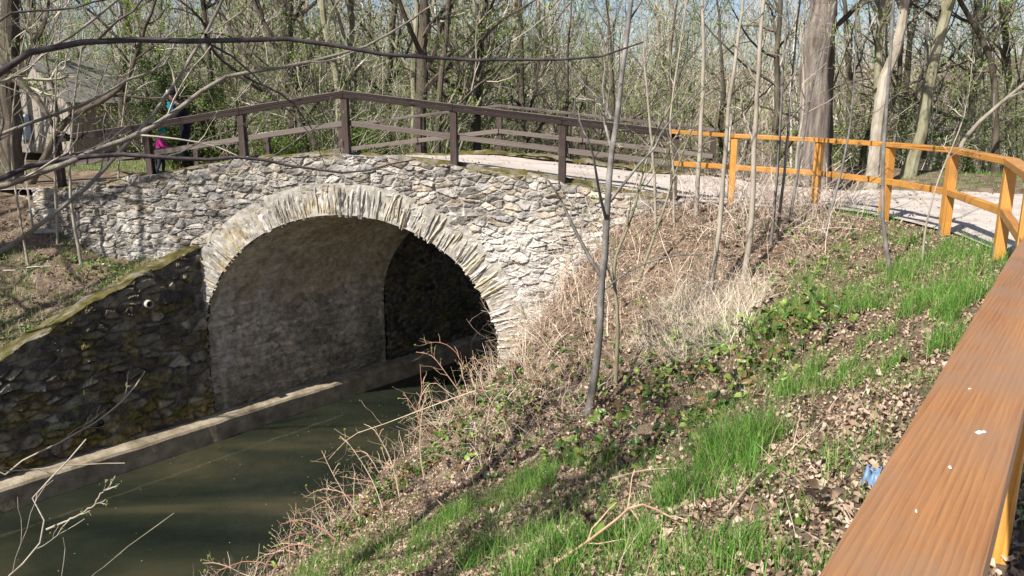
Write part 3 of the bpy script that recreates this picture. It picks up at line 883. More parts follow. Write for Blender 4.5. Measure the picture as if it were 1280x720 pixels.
def child_box(name, parent, lx, ly, lz, loc, mat, bev=.003):
    o = bpy.data.objects.new(name, box_mesh(name, lx, ly, lz, mat, bev, 1)); COL.objects.link(o); o.parent = parent; o.location = loc
    return o


yawB = math.atan2(BD[1], BD[0])
# dark railing on the near side of the bridge
ns = np.array([-9.62, -7.53, -5.45, -3.3, -1.18, .85, 2.86])
top = CZ + np.array([-.48, -.22, .09, .40, .15, -.08, -.30])
nr_ = empty('bridge_railing', (*face_xy(-3.3, .2), deck_z(-3.3)), 'dark brown timber railing on the near side of the stone bridge', 'railing', 'dark timber railings of the bridge')
tb = .12
for i, s in enumerate(ns):
    zb = deck_z(s) - (.28 if i in (0, 6) else .12)
    if i == 0: zb -= .5
    p_ = post('post', face_xy(s, tb), zb, top[i] - .055, .125, M['dark_post'], nr_, yawB)
    hgt = top[i] - .055 - zb
    child_box('post_shoe', p_, .014, .11, .34, (.066, 0, -hgt / 2 + .25), M['black_metal'])
for i in range(6):
    a_, b_ = face_xy(ns[i], tb), face_xy(ns[i + 1], tb)
    beam('top_rail', (*a_, top[i] - .042), (*b_, top[i + 1] - .042), .145, .05, M['dark_face'], nr_, .0)
    beam('pale_top_strip', (*a_, top[i] - .009), (*b_, top[i + 1] - .009), .158, .016, M['grey_wood'], nr_, -.006)  # pale strip carries the rail top's glare and weathering as colour
    beam('handrail_board', (*(a_ + BN * .066), top[i] - .107), (*(b_ + BN * .066), top[i + 1] - .107), .03, .072, M['dark_face'], nr_, -.01)
    beam('mid_rail', (*(a_ + BN * -.04), top[i] - .60), (*(b_ + BN * -.04), top[i + 1] - .60), .05, .10, M['grey_wood'], nr_, -.13)
# far side
fs_ = np.array([-9.35, -7.4, -5.45, -3.5, -1.55, .4, 2.35, 3.3]) - 1.78
ftop = CZ + np.array([-.75, -.55, -.30, -.06, .17, -.03, -.25, -.36])
fr = empty('bridge_railing', (*face_xy(-3.3, LB - .2), deck_z(-3.3)), 'dark brown timber railing on the far side of the stone bridge, behind the deck', 'railing', 'dark timber railings of the bridge')
for i, s in enumerate(fs_):
    p_ = post('post', face_xy(s, LB - .2), ftop[i] - 1.2, ftop[i] - .055, .12, M['dark_post'], fr, yawB)
for i in range(len(fs_) - 1):
    a_, b_ = face_xy(fs_[i], LB - .2), face_xy(fs_[i + 1], LB - .2)
    beam('top_rail', (*a_, ftop[i] - .03), (*b_, ftop[i + 1] - .03), .15, .06, M['dark_wood'], fr)
    beam('mid_rail', (*(a_ - BN * -.085), ftop[i] - .60), (*(b_ - BN * -.085), ftop[i + 1] - .60), .045, .10, M['grey_wood'], fr, -.02)

# golden railing along the path
gf = empty('timber_railing', (5.42, 8.6, 0), 'golden orange stained timber railing curving along the gravel path to the bridge', 'railing')
FT = CZ + np.array([-.5, -.5, -.5, -.5, -.5, -.49, -.45, -.44, -.42, -.37, -.30])
for i in range(1, len(FENCE)):
    if i == len(FENCE) - 1: continue
    d = FENCE[min(i + 1, len(FENCE) - 1)] - FENCE[i - 1]
    yaw = math.atan2(d[1], d[0])
    g = float(H(np.array([FENCE[i][0]]), np.array([FENCE[i][1]]))[0])
    if i == 1: g = 0
    p_ = post('post', FENCE[i], min(g, 0) - .12, FT[i] - .075, .115, M['orange_post'], gf, yaw)
    hgt = FT[i] - .075 - (min(g, 0) - .12)
    bt = child_box('post_bracket', p_, .07, .012, .14, (0, .062, -hgt / 2 + .2), M['metal'])
for i in range(len(FENCE) - 1):
    near = i < 2
    a_, b_ = FENCE[i].copy(), FENCE[i + 1].copy()
    d = norm(b_ - a_); rt = np.array([d[1], -d[0]])
    w_, h_ = (.15, .055) if i < 3 else (.145, .07)
    if i <= 2:
        beam('top_rail', (*a_, FT[i] - h_ / 2), (*b_, FT[i + 1] - h_ / 2), w_, h_, M['board_wood'], gf, .02 if i else 0)
    else:
        beam('top_rail', (*a_, FT[i] - h_ / 2), (*b_, FT[i + 1] - h_ / 2), w_, h_, M['orange_wood'], gf, .035)
    o1, o2 = a_ + rt * .17, b_ + rt * .17
    if i >= 3: o1, o2 = a_ - rt * .01, b_ - rt * .01
    beam('mid_rail', (*o1, FT[i] - .58), (*o2, FT[i + 1] - .58), .075 if i >= 3 else .11, .088 if i >= 3 else .08, M['orange_wood'] if i >= 3 else M['board_wood'], gf, -.10)
for i in range(1, 9):
    d_ = norm(FENCE[i + 1] - FENCE[i - 1]); r_ = np.array([d_[1], -d_[0]])
    for s1 in (-.05, .05):
        for s2 in (-.04, .04):
            c_ = FENCE[i] + d_ * s1 + r_ * s2; an = np.arange(10) * math.pi / 5
            V = np.vstack([np.stack([c_[0] + .006 * np.cos(an), c_[1] + .006 * np.sin(an), np.full(10, FT[i] + .0005)], -1), [[c_[0], c_[1], FT[i] + .002]]])
            mk('screw', V, F3=np.stack([np.arange(10), (np.arange(10) + 1) % 10, np.full(10, 10)], -1), mats=M['metal'], parent=gf)
# droppings on the near board
M['dropping'] = mat_noise('bird_dropping', [(0.3, (.6, .6, .57)), (0.7, (.8, .8, .78))], 60, bump=0.3)
def dropping(px, py, L, ang, seed):
    z = FT[1]; u, v = (px - 640) / F, -(py - 360) / F
    t = (z - CZ) / (-ST + v * CT); c = np.array([u * t, (CT + v * ST) * t, z])
    n = 22; an = np.linspace(0, 2 * math.pi, n, endpoint=False)
    rad = L * (.55 + .45 * fbm(np.cos(an) * 1.6, np.sin(an) * 1.6, seed, 5, 3)); x = np.cos(an) * rad; y = np.sin(an) * rad * .42
    ca, sa = math.cos(ang), math.sin(ang)
    ring = np.stack([c[0] + x * ca - y * sa, c[1] + x * sa + y * ca, np.full(n, z + .001)], -1)
    mid = c + (ring - c) * .55 + np.array([0, 0, .0025])
    V = np.vstack([ring, mid, c + [0, 0, .003]])
    j = np.arange(n); k = (j + 1) % n
    mk('bird_dropping', V, np.stack([j, k, n + k, n + j], -1), np.stack([n + j, n + k, np.full(n, 2 * n)], -1), mats=M['dropping'], parent=gf, smooth=True)
dropping(1226, 541, .017, .3, 1); dropping(1187, 585, .009, 1.2, 3); dropping(1212, 487, .004, 0, 5); dropping(1145, 640, .006, .9, 7)


# ------------------------------------------------------------------ ground cover of the viewer's bank
def gnormal(x, y):
    e = .05
    n = np.stack([-(H(x + e, y) - H(x - e, y)) / (2 * e), -(H(x, y + e) - H(x, y - e)) / (2 * e), np.ones_like(x)], -1)
    return norm(n)


def poly_px(pts):
    return np.array([hit(*p)[:2] for p in pts])


def sample(poly, n, dens=None, r=rng):
    lo, hi = poly.min(0), poly.max(0); out = []
    c = 0
    while c < n:
        p = r.uniform(lo, hi, (n * 3 + 50, 2)); k = in_poly(p[:, 0], p[:, 1], poly)
        if dens is not None: k &= r.random(len(p)) < dens(p)
        p = p[k]; out.append(p); c += len(p)
        if len(out) > 200: break
    return np.concatenate(out)[:n]


lipq = np.arange(11.1, -5, -1.0)
bank_poly = np.vstack([FENCE[:11] + np.array([.10, -.05]), [(2.2, 13.95), (.9, 14.2), (0.1, 14.38), (-.35, 14.3)],
                       [from_qr(q, .12 - .5 * float(sstep(9, 12.5, np.array(q)))) for q in lipq], [(-8, -3)]])
near2 = lambda p: 1 / (1 + (np.hypot(p[:, 0], p[:, 1]) / 9) ** 2)
near = lambda p: 1 / (1 + (np.hypot(p[:, 0], p[:, 1]) / 6.5) ** 2)


def leaf_shapes(c, nrm, size, r, aspect=.42, curl=.35, d=None):
    """crumpled leaf blades: 8 verts, 8 tris"""
    n = len(c); t = r.normal(0, 1, (n, 3)) if d is None else d
    t = norm(t - (t * nrm).sum(1, keepdims=True) * nrm); s = np.cross(nrm, t)
    L = (size * r.uniform(.5, 1.45, n))[:, None]; w = L * aspect * r.uniform(.7, 1.25, (n, 1))
    lift = lambda: nrm * (L * curl * (r.normal(0, .7, (n, 1)) + cup)); cup = r.normal(.25, .6, (n, 1))
    V = np.stack([c - t * L * .5, c - t * L * .22 + s * w * r.uniform(.6, 1, (n, 1)) + lift(), c + t * L * .16 + s * w * r.uniform(.7, 1.1, (n, 1)) + lift(), c + t * L * .5 + nrm * L * curl * r.normal(0, 1, (n, 1)),
                  c + t * L * .14 - s * w * r.uniform(.7, 1.1, (n, 1)) + lift(), c - t * L * .24 - s * w * r.uniform(.6, 1, (n, 1)) + lift(), c - t * L * .2, c + t * L * .16], 1)
    b = np.arange(n)[:, None] * 8
    f = np.stack([b + [0, 1, 6], b + [1, 2, 7], b + [1, 7, 6], b + [2, 3, 7], b + [7, 3, 4], b + [6, 7, 4], b + [6, 4, 5], b + [0, 6, 5]], 1)
    return V.reshape(-1, 3), f.reshape(-1, 3)


def tint(n, pal, k, r=rng, var=.2):
    c = np.array(pal)[r.integers(0, len(pal), n)] * r.uniform(1 - var, 1 + var, (n, 1))
    return np.repeat(np.clip(c, .005, .8), k, 0)


def blades(base, h, w, lean, r=rng, K=4, l0=0.0):
    n = len(base); h = h * r.uniform(.55, 1.3, n); an = r.uniform(0, 2 * math.pi, n)
    dh = np.stack([np.cos(an), np.sin(an), np.zeros(n)], -1); ln = (lean * r.uniform(.3, 1.5, n))
    t = np.linspace(0, 1, K)
    ph = ln[:, None] * (l0 + (1 - l0) * t ** 1.6)                                      # bending angle
    zz = np.cumsum(np.r_['1', np.zeros((n, 1)), np.cos(ph[:, 1:])], 1) / (K - 1); hh = np.cumsum(np.r_['1', np.zeros((n, 1)), np.sin(ph[:, 1:])], 1) / (K - 1)
    P = base[:, None] + dh[:, None] * (hh * h[:, None])[..., None]; P[:, :, 2] += zz * h[:, None]
    a2 = an + math.pi / 2 + r.normal(0, .7, n); sd = np.stack([np.cos(a2), np.sin(a2), np.zeros(n)], -1)
    ww = (w * r.uniform(.6, 1.3, n))[:, None] * (1 - t[None] ** 2 * .92)
    V = np.stack([P - sd[:, None] * ww[..., None] / 2, P + sd[:, None] * ww[..., None] / 2], 2)
    b = np.arange(n)[:, None] * K * 2 + np.arange(K - 1)[None] * 2
    f = np.stack([b, b + 1, b + 3, b + 2], -1)
    return V.reshape(-1, 3), f.reshape(-1, 4)


def on_ground(p, dz=0.0):
    return np.concatenate([p, (H(p[:, 0], p[:, 1]) + dz)[:, None]], -1)


# dead leaves
def litter(n, poly, dens, size, pal, lift=.02, r=rng):
    p = sample(poly, n, dens); g = on_ground(p, 0)
    g[:, 2] += r.uniform(.0, lift, len(p))
    nn = norm(gnormal(p[:, 0], p[:, 1]) + r.normal(0, .38, (len(p), 3)))
    V, f = leaf_shapes(g, nn, np.minimum(size * r.lognormal(0, .35, len(p)), .048), r, aspect=.31, curl=.3)
    return V, f, len(p)


LIT = [(.36, .26, .18), (.32, .22, .15), (.42, .32, .235), (.27, .18, .12), (.2, .13, .085), (.39, .295, .215), (.34, .235, .165), (.47, .38, .295), (.15, .10, .07), (.3, .205, .14)]
acc = Acc()
V, f, n = litter(150000, bank_poly, near2, .034, LIT, .035)
acc.add(V, F3=f, col=tint(n, LIT, 8, var=.22))
left_poly = np.array([from_qr(7.6, RW - .4), from_qr(4, RW - .4), from_qr(1, RW - .4), (-13, 9.5), (-15, 12), (-14, 17.2), (-11.6, 17.3), (-10.6, 16.6), (-8, 15.9), (-7, 15.7)])
V, f, n = litter(9000, left_poly, None, .06, LIT, .03)
acc.add(V, F3=f, col=tint(n, LIT, 8) * .7)
pv = path_poly; V, f, n = litter(2600, pv[(pv[:, 0] > -13) & (pv[:, 0] < 13) & (pv[:, 1] > -3)], lambda q: np.where(fbm(q[:, 0] * .8, q[:, 1] * .8, 0, 240, 2) > .1, 1, .2), .045, LIT, .012)
V[:, 2] = V[:, 2] * 0 + V[:, 2]
sP = ((V[:, 0] - B0[0]) * A[1] - (V[:, 1] - B0[1]) * A[0]) / den; tP = (BD[0] * (V[:, 1] - B0[1]) - BD[1] * (V[:, 0] - B0[0])) / den
kp = np.repeat(((sP > 5) | (tP < -.5)).reshape(-1, 8).all(1), 8)
cB = np.repeat(V.reshape(-1, 8, 3).mean(1), 8, 0)
V[:, 2] = V[:, 2] - H(cB[:, 0], cB[:, 1]) + .012 + np.where(np.repeat(((sP < 4.9) & (tP > -.4)).reshape(-1, 8).all(1), 8), deck_z(sP) - .06 - .04 * tP * sstep(-9, -6, sP) * sstep(2, 0, sP), np.where(kp, CZ - 1.585, -9))
acc.add(V, F3=f, col=tint(n, LIT, 8))
tag(acc.build('leaf_litter', M['litter'], smooth=True), 'dry brown fallen leaves carpeting the banks', 'leaf litter', kind='stuff')

# fresh grass in patches: (px, py, radius m, blades, height)
GR = [(905, 585, .25, 1700, .40), (880, 620, .25, 500, .24), (940, 560, .2, 260, .22), (1088, 455, .42, 900, .22), (1120, 440, .3, 400, .16), (1210, 375, .5, 1500, .26), (1185, 335, .55, 1400, .24), (1215, 420, .4, 900, .26), (1160, 400, .5, 900, .2),
      (1195, 305, .5, 900, .2), (1000, 487, .25, 420, .2), (1040, 468, .2, 220, .18), (960, 405, .6, 1300, .24), (930, 415, .5, 800, .22), (1005, 395, .6, 1000, .24), (1080, 385, .5, 700, .2), (1050, 400, .4, 500, .2), (690, 600, .35, 700, .2), (655, 610, .35, 500, .2),
      (578, 640, .22, 520, .2), (720, 705, .33, 1000, .22), (620, 690, .3, 750, .2), (500, 695, .45, 800, .18), (430, 705, .45, 800, .2), (390, 712, .35, 500, .2), (560, 700, .3, 400, .15), (820, 625, .18, 160, .2), (760, 690, .2, 350, .2), (870, 705, .25, 300, .15), (930, 700, .2, 240, .16),
      (1010, 640, .25, 120, .14), (985, 600, .3, 160, .2), (740, 585, .2, 200, .18), (780, 660, .25, 200, .16), (1100, 345, .6, 500, .18), (1060, 330, .6, 400, .18), (1130, 300, .6, 600, .18), (1040, 270, .7, 400, .2), (1090, 270, .6, 500, .2), (1150, 275, .6, 800, .2), (1025, 355, .6, 500, .2),
      (665, 385, .5, 500, .3), (655, 405, .35, 400, .28), (960, 460, .3, 250, .2), (885, 520, .3, 260, .2), (1265, 690, .3, 300, .16), (1290, 600, .4, 300, .16), (640, 640, .4, 300, .16), (540, 670, .3, 260, .16), (850, 240, .6, 300, .2), (820, 260, .5, 250, .25), (1140, 480, .2, 120, .12), (1110, 560, .2, 60, .2), (1000, 700, .3, 260, .14), (690, 655, .4, 300, .16), (800, 590, .3, 160, .16)]
GC = [(.11, .27, .035), (.15, .34, .05), (.075, .21, .025), (.20, .38, .07), (.26, .40, .10), (.05, .15, .02), (.11, .27, .04), (.40, .36, .18), (.17, .32, .06)]
brush_poly0 = poly_px([(790, 262), (1000, 245), (1060, 300), (1000, 350), (900, 440), (780, 480), (640, 470), (690, 350)])
acc = Acc()
for px, py, rad, nb, hh in GR:
    c = hit(px, py); nb = int(nb * 1.9)
    rr_ = rad * 1.2 * np.sqrt(rng.random(nb)) * (1 + .5 * rng.normal(0, 1, nb) ** 2 * .35); an = rng.uniform(0, 2 * math.pi, nb)
    p = c[:2] + np.stack([rr_ * np.cos(an), rr_ * np.sin(an)], -1)
    cl = vnoise(p[:, 0] * 6, p[:, 1] * 6, 0, 200)
    cl2 = fbm(p[:, 0] * 1.7, p[:, 1] * 1.7, 0, 201, 3); p = p[(cl > -.22) & (cl2 > (-.28 if px > 940 else -1.2)) & ~in_poly(p[:, 0], p[:, 1], path_poly)]
    V, f = blades(on_ground(p, -.01), hh, .0048, .95)
    acc.add(V, f, col=tint(len(p), GC, 8, var=.25))
p = sample(bank_poly, 15000, near2); cl = fbm(p[:, 0] * 1.5, p[:, 1] * 1.5, 0, 210, 4); p = p[(cl > .3) & ~in_poly(p[:, 0], p[:, 1], brush_poly0)]
V, f = blades(on_ground(p, -.01), .16, .0052, .95); acc.add(V, f, col=tint(len(p), GC, 8))
p = sample(left_poly, 19000); cl = fbm(p[:, 0] * 1.3, p[:, 1] * 1.3, 0, 211, 3); p = p[cl > -.02]
V, f = blades(on_ground(p, -.01), .14, .008, .8); acc.add(V, f, col=tint(len(p), GC, 8))
# grass verge beyond the left end of the bridge and along the far edge of the path
for poly, n_, h_ in ((np.array([(-13, 18.5), (-18, 19.5), (-20, 25), (-8, 27), (-6, 21)]), 9000, .1), (np.array([(6.5, 16.6), (10.8, 15.5), (14.5, 15), (22, 18), (12, 19), (7, 18)]), 3800, .09)):
    p = sample(poly, n_); p = p[~in_poly(p[:, 0], p[:, 1], path_poly)]
    V, f = blades(on_ground(p, -.01), h_, .014, .8, K=3); acc.add(V, f, col=tint(len(p), GC, 6))
tag(acc.build('grass', M['grass']), 'fresh green spring grass growing in tufts on the banks', 'grass', kind='stuff')

# straw and dry brush
ST_ = [(.60, .50, .37), (.52, .42, .31), (.66, .57, .44), (.44, .34, .24), (.56, .44, .35)]
acc = Acc()
brush_poly = poly_px([(790, 262), (1000, 245), (1060, 300), (1000, 350), (900, 440), (780, 480), (690, 560), (560, 610), (585, 540), (640, 470), (690, 350)])
p = sample(brush_poly, 15000); V, f = blades(on_ground(p, -.01), .36, .006, 1.9, K=5, l0=.5); acc.add(V, f, col=tint(len(p), ST_, 10))
p = sample(poly_px([(830, 380), (900, 350), (960, 360), (930, 440), (830, 460), (790, 430)]), 4200); V, f = blades(on_ground(p, -.01), .5, .0065, 1.9, K=6, l0=.62); acc.add(V, f, col=tint(len(p), [(.68, .59, .46), (.6, .52, .39), (.52, .43, .32), (.72, .65, .53)], 12, var=.3))
p = sample(bank_poly, 5200, near); V, f = blades(on_ground(p, .0), .24, .0045, 1.75, K=4, l0=.8); acc.add(V, f, col=tint(len(p), ST_, 8))
p = sample(left_poly, 2600); V, f = blades(on_ground(p, .0), .3, .007, 2.3, K=4); acc.add(V, f, col=tint(len(p), ST_, 8) * .8)
tag(acc.build('dry_grass', M['dry']), 'bleached dead grass lying over the slope', 'dry grass', kind='stuff')

# tangled dry stalks on the slope beside the arch
BR = [(.46, .36, .29), (.55, .45, .36), (.36, .27, .21), (.27, .18, .14), (.6, .51, .42), (.42, .28, .22)]
acc = Acc(); bl = Acc()
p = sample(brush_poly, 2500); g = on_ground(p, -.03)
d = rng.normal(0, .85, (len(g), 3)); d[:, 2] = np.abs(d[:, 2]) * .8 + .35
P, Q = grow(g, d, rng.uniform(.35, 1.2, len(g)), .0052, 6, .28, -.12, .4)
for PP_, QQ_ in ((P, Q), spawn(P, Q, 3, .2, .95, .9, .55, .65, 4, .3, -.05)):
    V, f = tubes(PP_, QQ_, 3); acc.add(V, f, col=tint(len(PP_), BR, PP_.shape[1] * 3))
V, f = leaves_on(P, 1500, .014, spread=.03); bl.add(V, f, col=tint(1500, [(.12, .22, .03), (.17, .28, .05), (.25, .12, .06)], 4))
lip_poly = np.vstack([[from_qr(q, -.12 - .35 * float(sstep(9, 12.5, np.array(q)))) for q in np.arange(11.4, 1, -.5)], [from_qr(q, 1.25) for q in np.arange(1.5, 11.6, .5)]])
p = sample(lip_poly, 1000); p = p[fbm(p[:, 0] * 1.3, p[:, 1] * 1.3, 0, 231, 3) + .2 * (p[:, 1] - 11.5) > -.1]; g = on_ground(p, -.03); d = rng.normal(0, .6, (len(g), 3)); d[:, :2] += np.array([-.35, .25]); d[:, 2] = np.abs(d[:, 2]) + .5
P, Q = grow(g, d, rng.uniform(.25, .85, len(g)), .0042, 6, .26, -.1, .35)
for PP_, QQ_ in ((P, Q), spawn(P, Q, 3, .2, .95, .9, .55, .65, 4, .3, -.05)):
    V, f = tubes(PP_, QQ_, 3); acc.add(V, f, col=tint(len(PP_), BR + ST_, PP_.shape[1] * 3))
V, f = leaves_on(P, 1600, .016, spread=.03); bl.add(V, f, col=tint(1600, [(.14, .24, .03), (.19, .3, .05), (.25, .12, .06), (.1, .16, .03)], 4))
p = sample(lip_poly, 2600); p = p[fbm(p[:, 0] * 1.2, p[:, 1] * 1.2, 0, 230, 3) + .3 * (p[:, 1] - 12.6) > .05]; V, f = blades(on_ground(p, -.01), .26, .0055, 2.4, K=5); acc.add(V, f, col=tint(len(p), ST_, 10))
foot_poly = poly_px([(640, 430), (690, 330), (740, 300), (800, 300), (790, 400), (720, 470), (640, 500)])
p = sample(foot_poly, 420); g = on_ground(p, -.03); d = rng.normal(0, .5, (len(g), 3)); d[:, 0] -= .15; d[:, 2] = np.abs(d[:, 2]) + .9
P, Q = grow(g, d, rng.uniform(.6, 1.7, len(g)), .0058, 8, .17, -.09, .3)
for PP_, QQ_ in ((P, Q), spawn(P, Q, 4, .2, .95, .9, .45, .6, 5, .3, -.02)):
    V, f = tubes(PP_, QQ_, 3); acc.add(V, f, col=tint(len(PP_), BR, PP_.shape[1] * 3))
V, f = leaves_on(P, 900, .02, spread=.04); bl.add(V, f, col=tint(900, [(.16, .28, .03), (.22, .34, .06)], 4))
top_poly = poly_px([(830, 248), (930, 238), (1080, 250), (1075, 285), (960, 310), (850, 300)])
p = sample(top_poly, 620); g = on_ground(p, -.03); d = rng.normal(0, .6, (len(g), 3)); d[:, 2] = np.abs(d[:, 2]) + .7
P, Q = grow(g, d, rng.uniform(.4, 1.3, len(g)), .0055, 6, .22, -.05, .35)
for PP_, QQ_ in ((P, Q), spawn(P, Q, 3, .2, .95, .8, .6, .65, 4, .3, 0)):
    V, f = tubes(PP_, QQ_, 3); acc.add(V, f, col=tint(len(PP_), [(.46, .40, .33), (.38, .32, .26), (.3, .24, .2), (.55, .49, .41)], PP_.shape[1] * 3))
tag(acc.build('dry_brush', M['twig']), 'tangle of dry stalks and dead canes on the slope beside the arch', 'brush', kind='stuff')

# bramble leaves in low patches (px, py, radius, leaves)
BL = [(560, 500, .5, 160), (620, 540, .55, 240), (520, 540, .4, 90), (680, 505, .6, 220), (640, 480, .4, 90), (760, 575, .3, 70), (800, 560, .4, 90), (780, 520, .5, 120), (950, 425, .6, 260), (1000, 420, .45, 140), (975, 445, .35, 90), (900, 440, .5, 120), (860, 470, .4, 100), (820, 500, .5, 130), (920, 500, .4, 90), (850, 560, .3, 60),
      (800, 470, .5, 160), (840, 435, .5, 120), (720, 560, .35, 90), (585, 530, .5, 200), (540, 575, .5, 200), (505, 610, .4, 160), (470, 640, .5, 170), (610, 505, .4, 140), (430, 670, .4, 90), (380, 690, .35, 70), (700, 450, .5, 100), (760, 430, .5, 100), (1010, 330, .6, 110), (960, 320, .6, 90), (1005, 655, .12, 10), (985, 600, .1, 8), (740, 680, .25, 40), (640, 590, .35, 90), (880, 520, .3, 60), (600, 580, .35, 80)]
BC = [(.04, .065, .02), (.06, .06, .025), (.09, .06, .03), (.05, .03, .025), (.035, .055, .018), (.07, .12, .025), (.09, .15, .03), (.13, .2, .04), (.05, .085, .02), (.10, .055, .035), (.18, .24, .05), (.22, .28, .07), (.16, .12, .05), (.1, .16, .03), (.2, .12, .06)]
for px, py, rad, nb in BL:
    nb = int(nb * .34); rad *= 1.4; c = hit(px, py); an = rng.uniform(0, 2 * math.pi, nb); rr_ = rad * rng.random(nb) ** .6
    p = c[:2] + np.stack([rr_ * np.cos(an), rr_ * np.sin(an)], -1); g = on_ground(p, 0); g[:, 2] += rng.uniform(.03, .24, nb)
    ctr = np.repeat(g, 3, 0) + rng.normal(0, .022, (nb * 3, 3))
    nn = norm(np.array([-.25, -.3, 1]) + rng.normal(0, .45, (nb * 3, 3)))
    V, f = leaf_shapes(ctr, nn, .078 if np.hypot(*c[:2]) > 6.5 else .06, rng, aspect=.30, curl=.2)
    bl.add(V, F3=f, col=np.repeat(tint(nb, BC, 1), 24, 0))
# low herbs on the left bank and the wing wall foot
p = sample(left_poly, 1500); cl = fbm(p[:, 0] * .9, p[:, 1] * .9, 0, 220, 3); p = p[cl > .05]
g = on_ground(p, 0); g[:, 2] += rng.uniform(.02, .12, len(g)); ctr = np.repeat(g, 4, 0) + rng.normal(0, .04, (len(g) * 4, 3))
V, f = leaf_shapes(ctr, norm(np.array([0, -.2, 1]) + rng.normal(0, .5, ctr.shape)), .06, rng, .4, .2); bl.add(V, F3=f, col=tint(len(ctr), [(.1, .19, .03), (.14, .24, .05), (.08, .13, .03)], 8))
tag(bl.build('bramble_leaves', M['bramble'], smooth=True), 'low bramble and herb leaves scattered over the slopes', 'ground cover', kind='stuff')

# canes leaning over the water: each a thing
BCOL = [(.36, .17, .115), (.5, .37, .26), (.42, .26, .18)]
CANES = [([(600, 470), (610, 430), (617, 395), (600, 385)], 'thin bramble cane with green shoots rising beside the right foot of the arch'),
         ([(585, 505), (560, 470), (540, 445), (520, 440)], 'reddish bramble cane curling left over the dark water under the arch'),
         ([(560, 545), (530, 520), (525, 500), (540, 478), (560, 490)], 'looping bare cane hanging over the water below the arch'),
         ([(620, 480), (560, 500), (480, 530), (440, 545), (410, 575)], 'long arching tan cane reaching far left across the water'),
         ([(480, 640), (465, 600), (440, 560), (425, 545)], 'forked reddish cane standing at the waterline below the arching cane'),
         ([(455, 655), (435, 625), (415, 590), (402, 563)], 'straight reddish cane leaning left out of the bank edge'),
         ([(420, 675), (400, 660), (375, 650), (352, 655)], 'short low cane bending flat over the water'),
         ([(500, 625), (490, 580), (470, 540), (455, 530)], 'pale cane with twig forks beside the reddish canes'),
         ([(400, 690), (375, 680), (345, 690), (330, 712)], 'drooping cane tip at the lowest edge of the bank'),
         ([(530, 600), (525, 560), (527, 520), (532, 490)], 'upright pale cane between the brambles and the water'),
         ([(560, 640), (520, 600), (490, 585), (460, 585)], 'bundle-thin straw coloured cane slanting to the water'),
         ([(640, 650), (690, 640), (740, 640), (830, 655), (860, 640)], 'dark bramble runner arching low through the grass'),
         ([(680, 715), (730, 680), (770, 650), (800, 630), (850, 655), (880, 690)], 'dark arching bramble stem rooted in the grass near the railing')]
for pts, lab in CANES:
    g = hit(*pts[0]); n_ = len(pts)
    Y = np.linspace(g[1], g[1] + (.25 if pts[-1][0] < pts[0][0] else -.1), n_)
    w = np.array([g] + [W(px, py, Y[i + 1]) for i, (px, py) in enumerate(pts[1:])])
    P = resample(w, 14)[None] ; Q = np.linspace(.010, .0035, 14)[None]
    a = Acc(); V, f = tubes(P, Q, 5); a.add(V, f, col=BCOL[len(lab) % 3] if 'pale' not in lab and 'tan' not in lab else (.5, .4, .29))
    P2, Q2 = spawn(P, Q, 8, .25, .98, .9, .3, .6, 5, .3, .02); Q2 = np.maximum(Q2, .003); V, f = tubes(P2, Q2, 3); a.add(V, f, col=(.46, .32, .23))
    o = a.build('bramble_cane', M['twig'], origin=g); tag(o, lab, 'bramble cane', 'bramble canes on the bank')
    V, f = leaf_shapes(P2[:, -1] + rng.normal(0, .012, P2[:, -1].shape), norm(rng.normal(0, 1, (P2.shape[0], 3))), .035, rng, .4, .2)
    b_ = Acc(); b_.add(V, F3=f, col=tint(P2.shape[0], [(.14, .24, .03), (.2, .3, .05)], 8)); b_.build('leaves', M['leaf'], o)

for i in range(26):
    q = rng.uniform(4.5, 10.8); g = on_ground(np.array([from_qr(q, rng.uniform(-.1, .5))]))[0]
    d = np.array([-.8, .35, .9]) + rng.normal(0, .45, 3)
    P, Q = grow(g, d, rng.uniform(.6, 1.5), .008, 14, .15, -.085, .4); a = Acc(); V, f = tubes(P, Q, 5); a.add(V, f, col=BCOL[i % 3])
    P2, Q2 = spawn(P, Q, 7, .3, .98, .9, .28, .6, 5, .3, .02); Q2 = np.maximum(Q2, .003); V, f = tubes(P2, Q2, 3); a.add(V, f, col=(.48, .34, .25))
    o = a.build('bramble_cane', M['twig'], origin=g); tag(o, 'thin arching bramble cane rooted along the bank edge above the water', 'bramble cane', 'wild canes along the waterline')
    V, f = leaf_shapes(P2[:, -1] + rng.normal(0, .012, P2[:, -1].shape), norm(rng.normal(0, 1, (P2.shape[0], 3))), .04, rng, .4, .2)
    b_ = Acc(); b_.add(V, F3=f, col=tint(P2.shape[0], [(.14, .24, .03), (.2, .3, .05)], 8)); b_.build('leaves', M['leaf'], o)

# plants rooted in the wing wall joints
a = Acc()
for i in range(60):
    q = rng.uniform(-2, qc - .3); zt = float(np.interp(q, [0, qc], [1.0, 2.6])); z = WATER + .55 + abs(rng.normal(0, .9))
    if z > WATER + 3: continue
    b0 = np.array([*from_qr(q, RW + .05), min(z, CZ + float(np.interp(q, [0, 2, 4, 5.9, qc], [-5.25, -4.75, -4.08, -3.3, -2.62])) - .1)])
    n = rng.integers(6, 18); V, f = blades(b0 + rng.normal(0, .03, (n, 3)), .2, .009, 1.5, K=4)
    a.add(V, f, col=tint(n, GC + [(.2, .22, .06)], 8))
tag(a.build('wall_weeds', M['grass']), 'small grass weeds growing from the joints of the wing wall', 'weeds', kind='stuff')

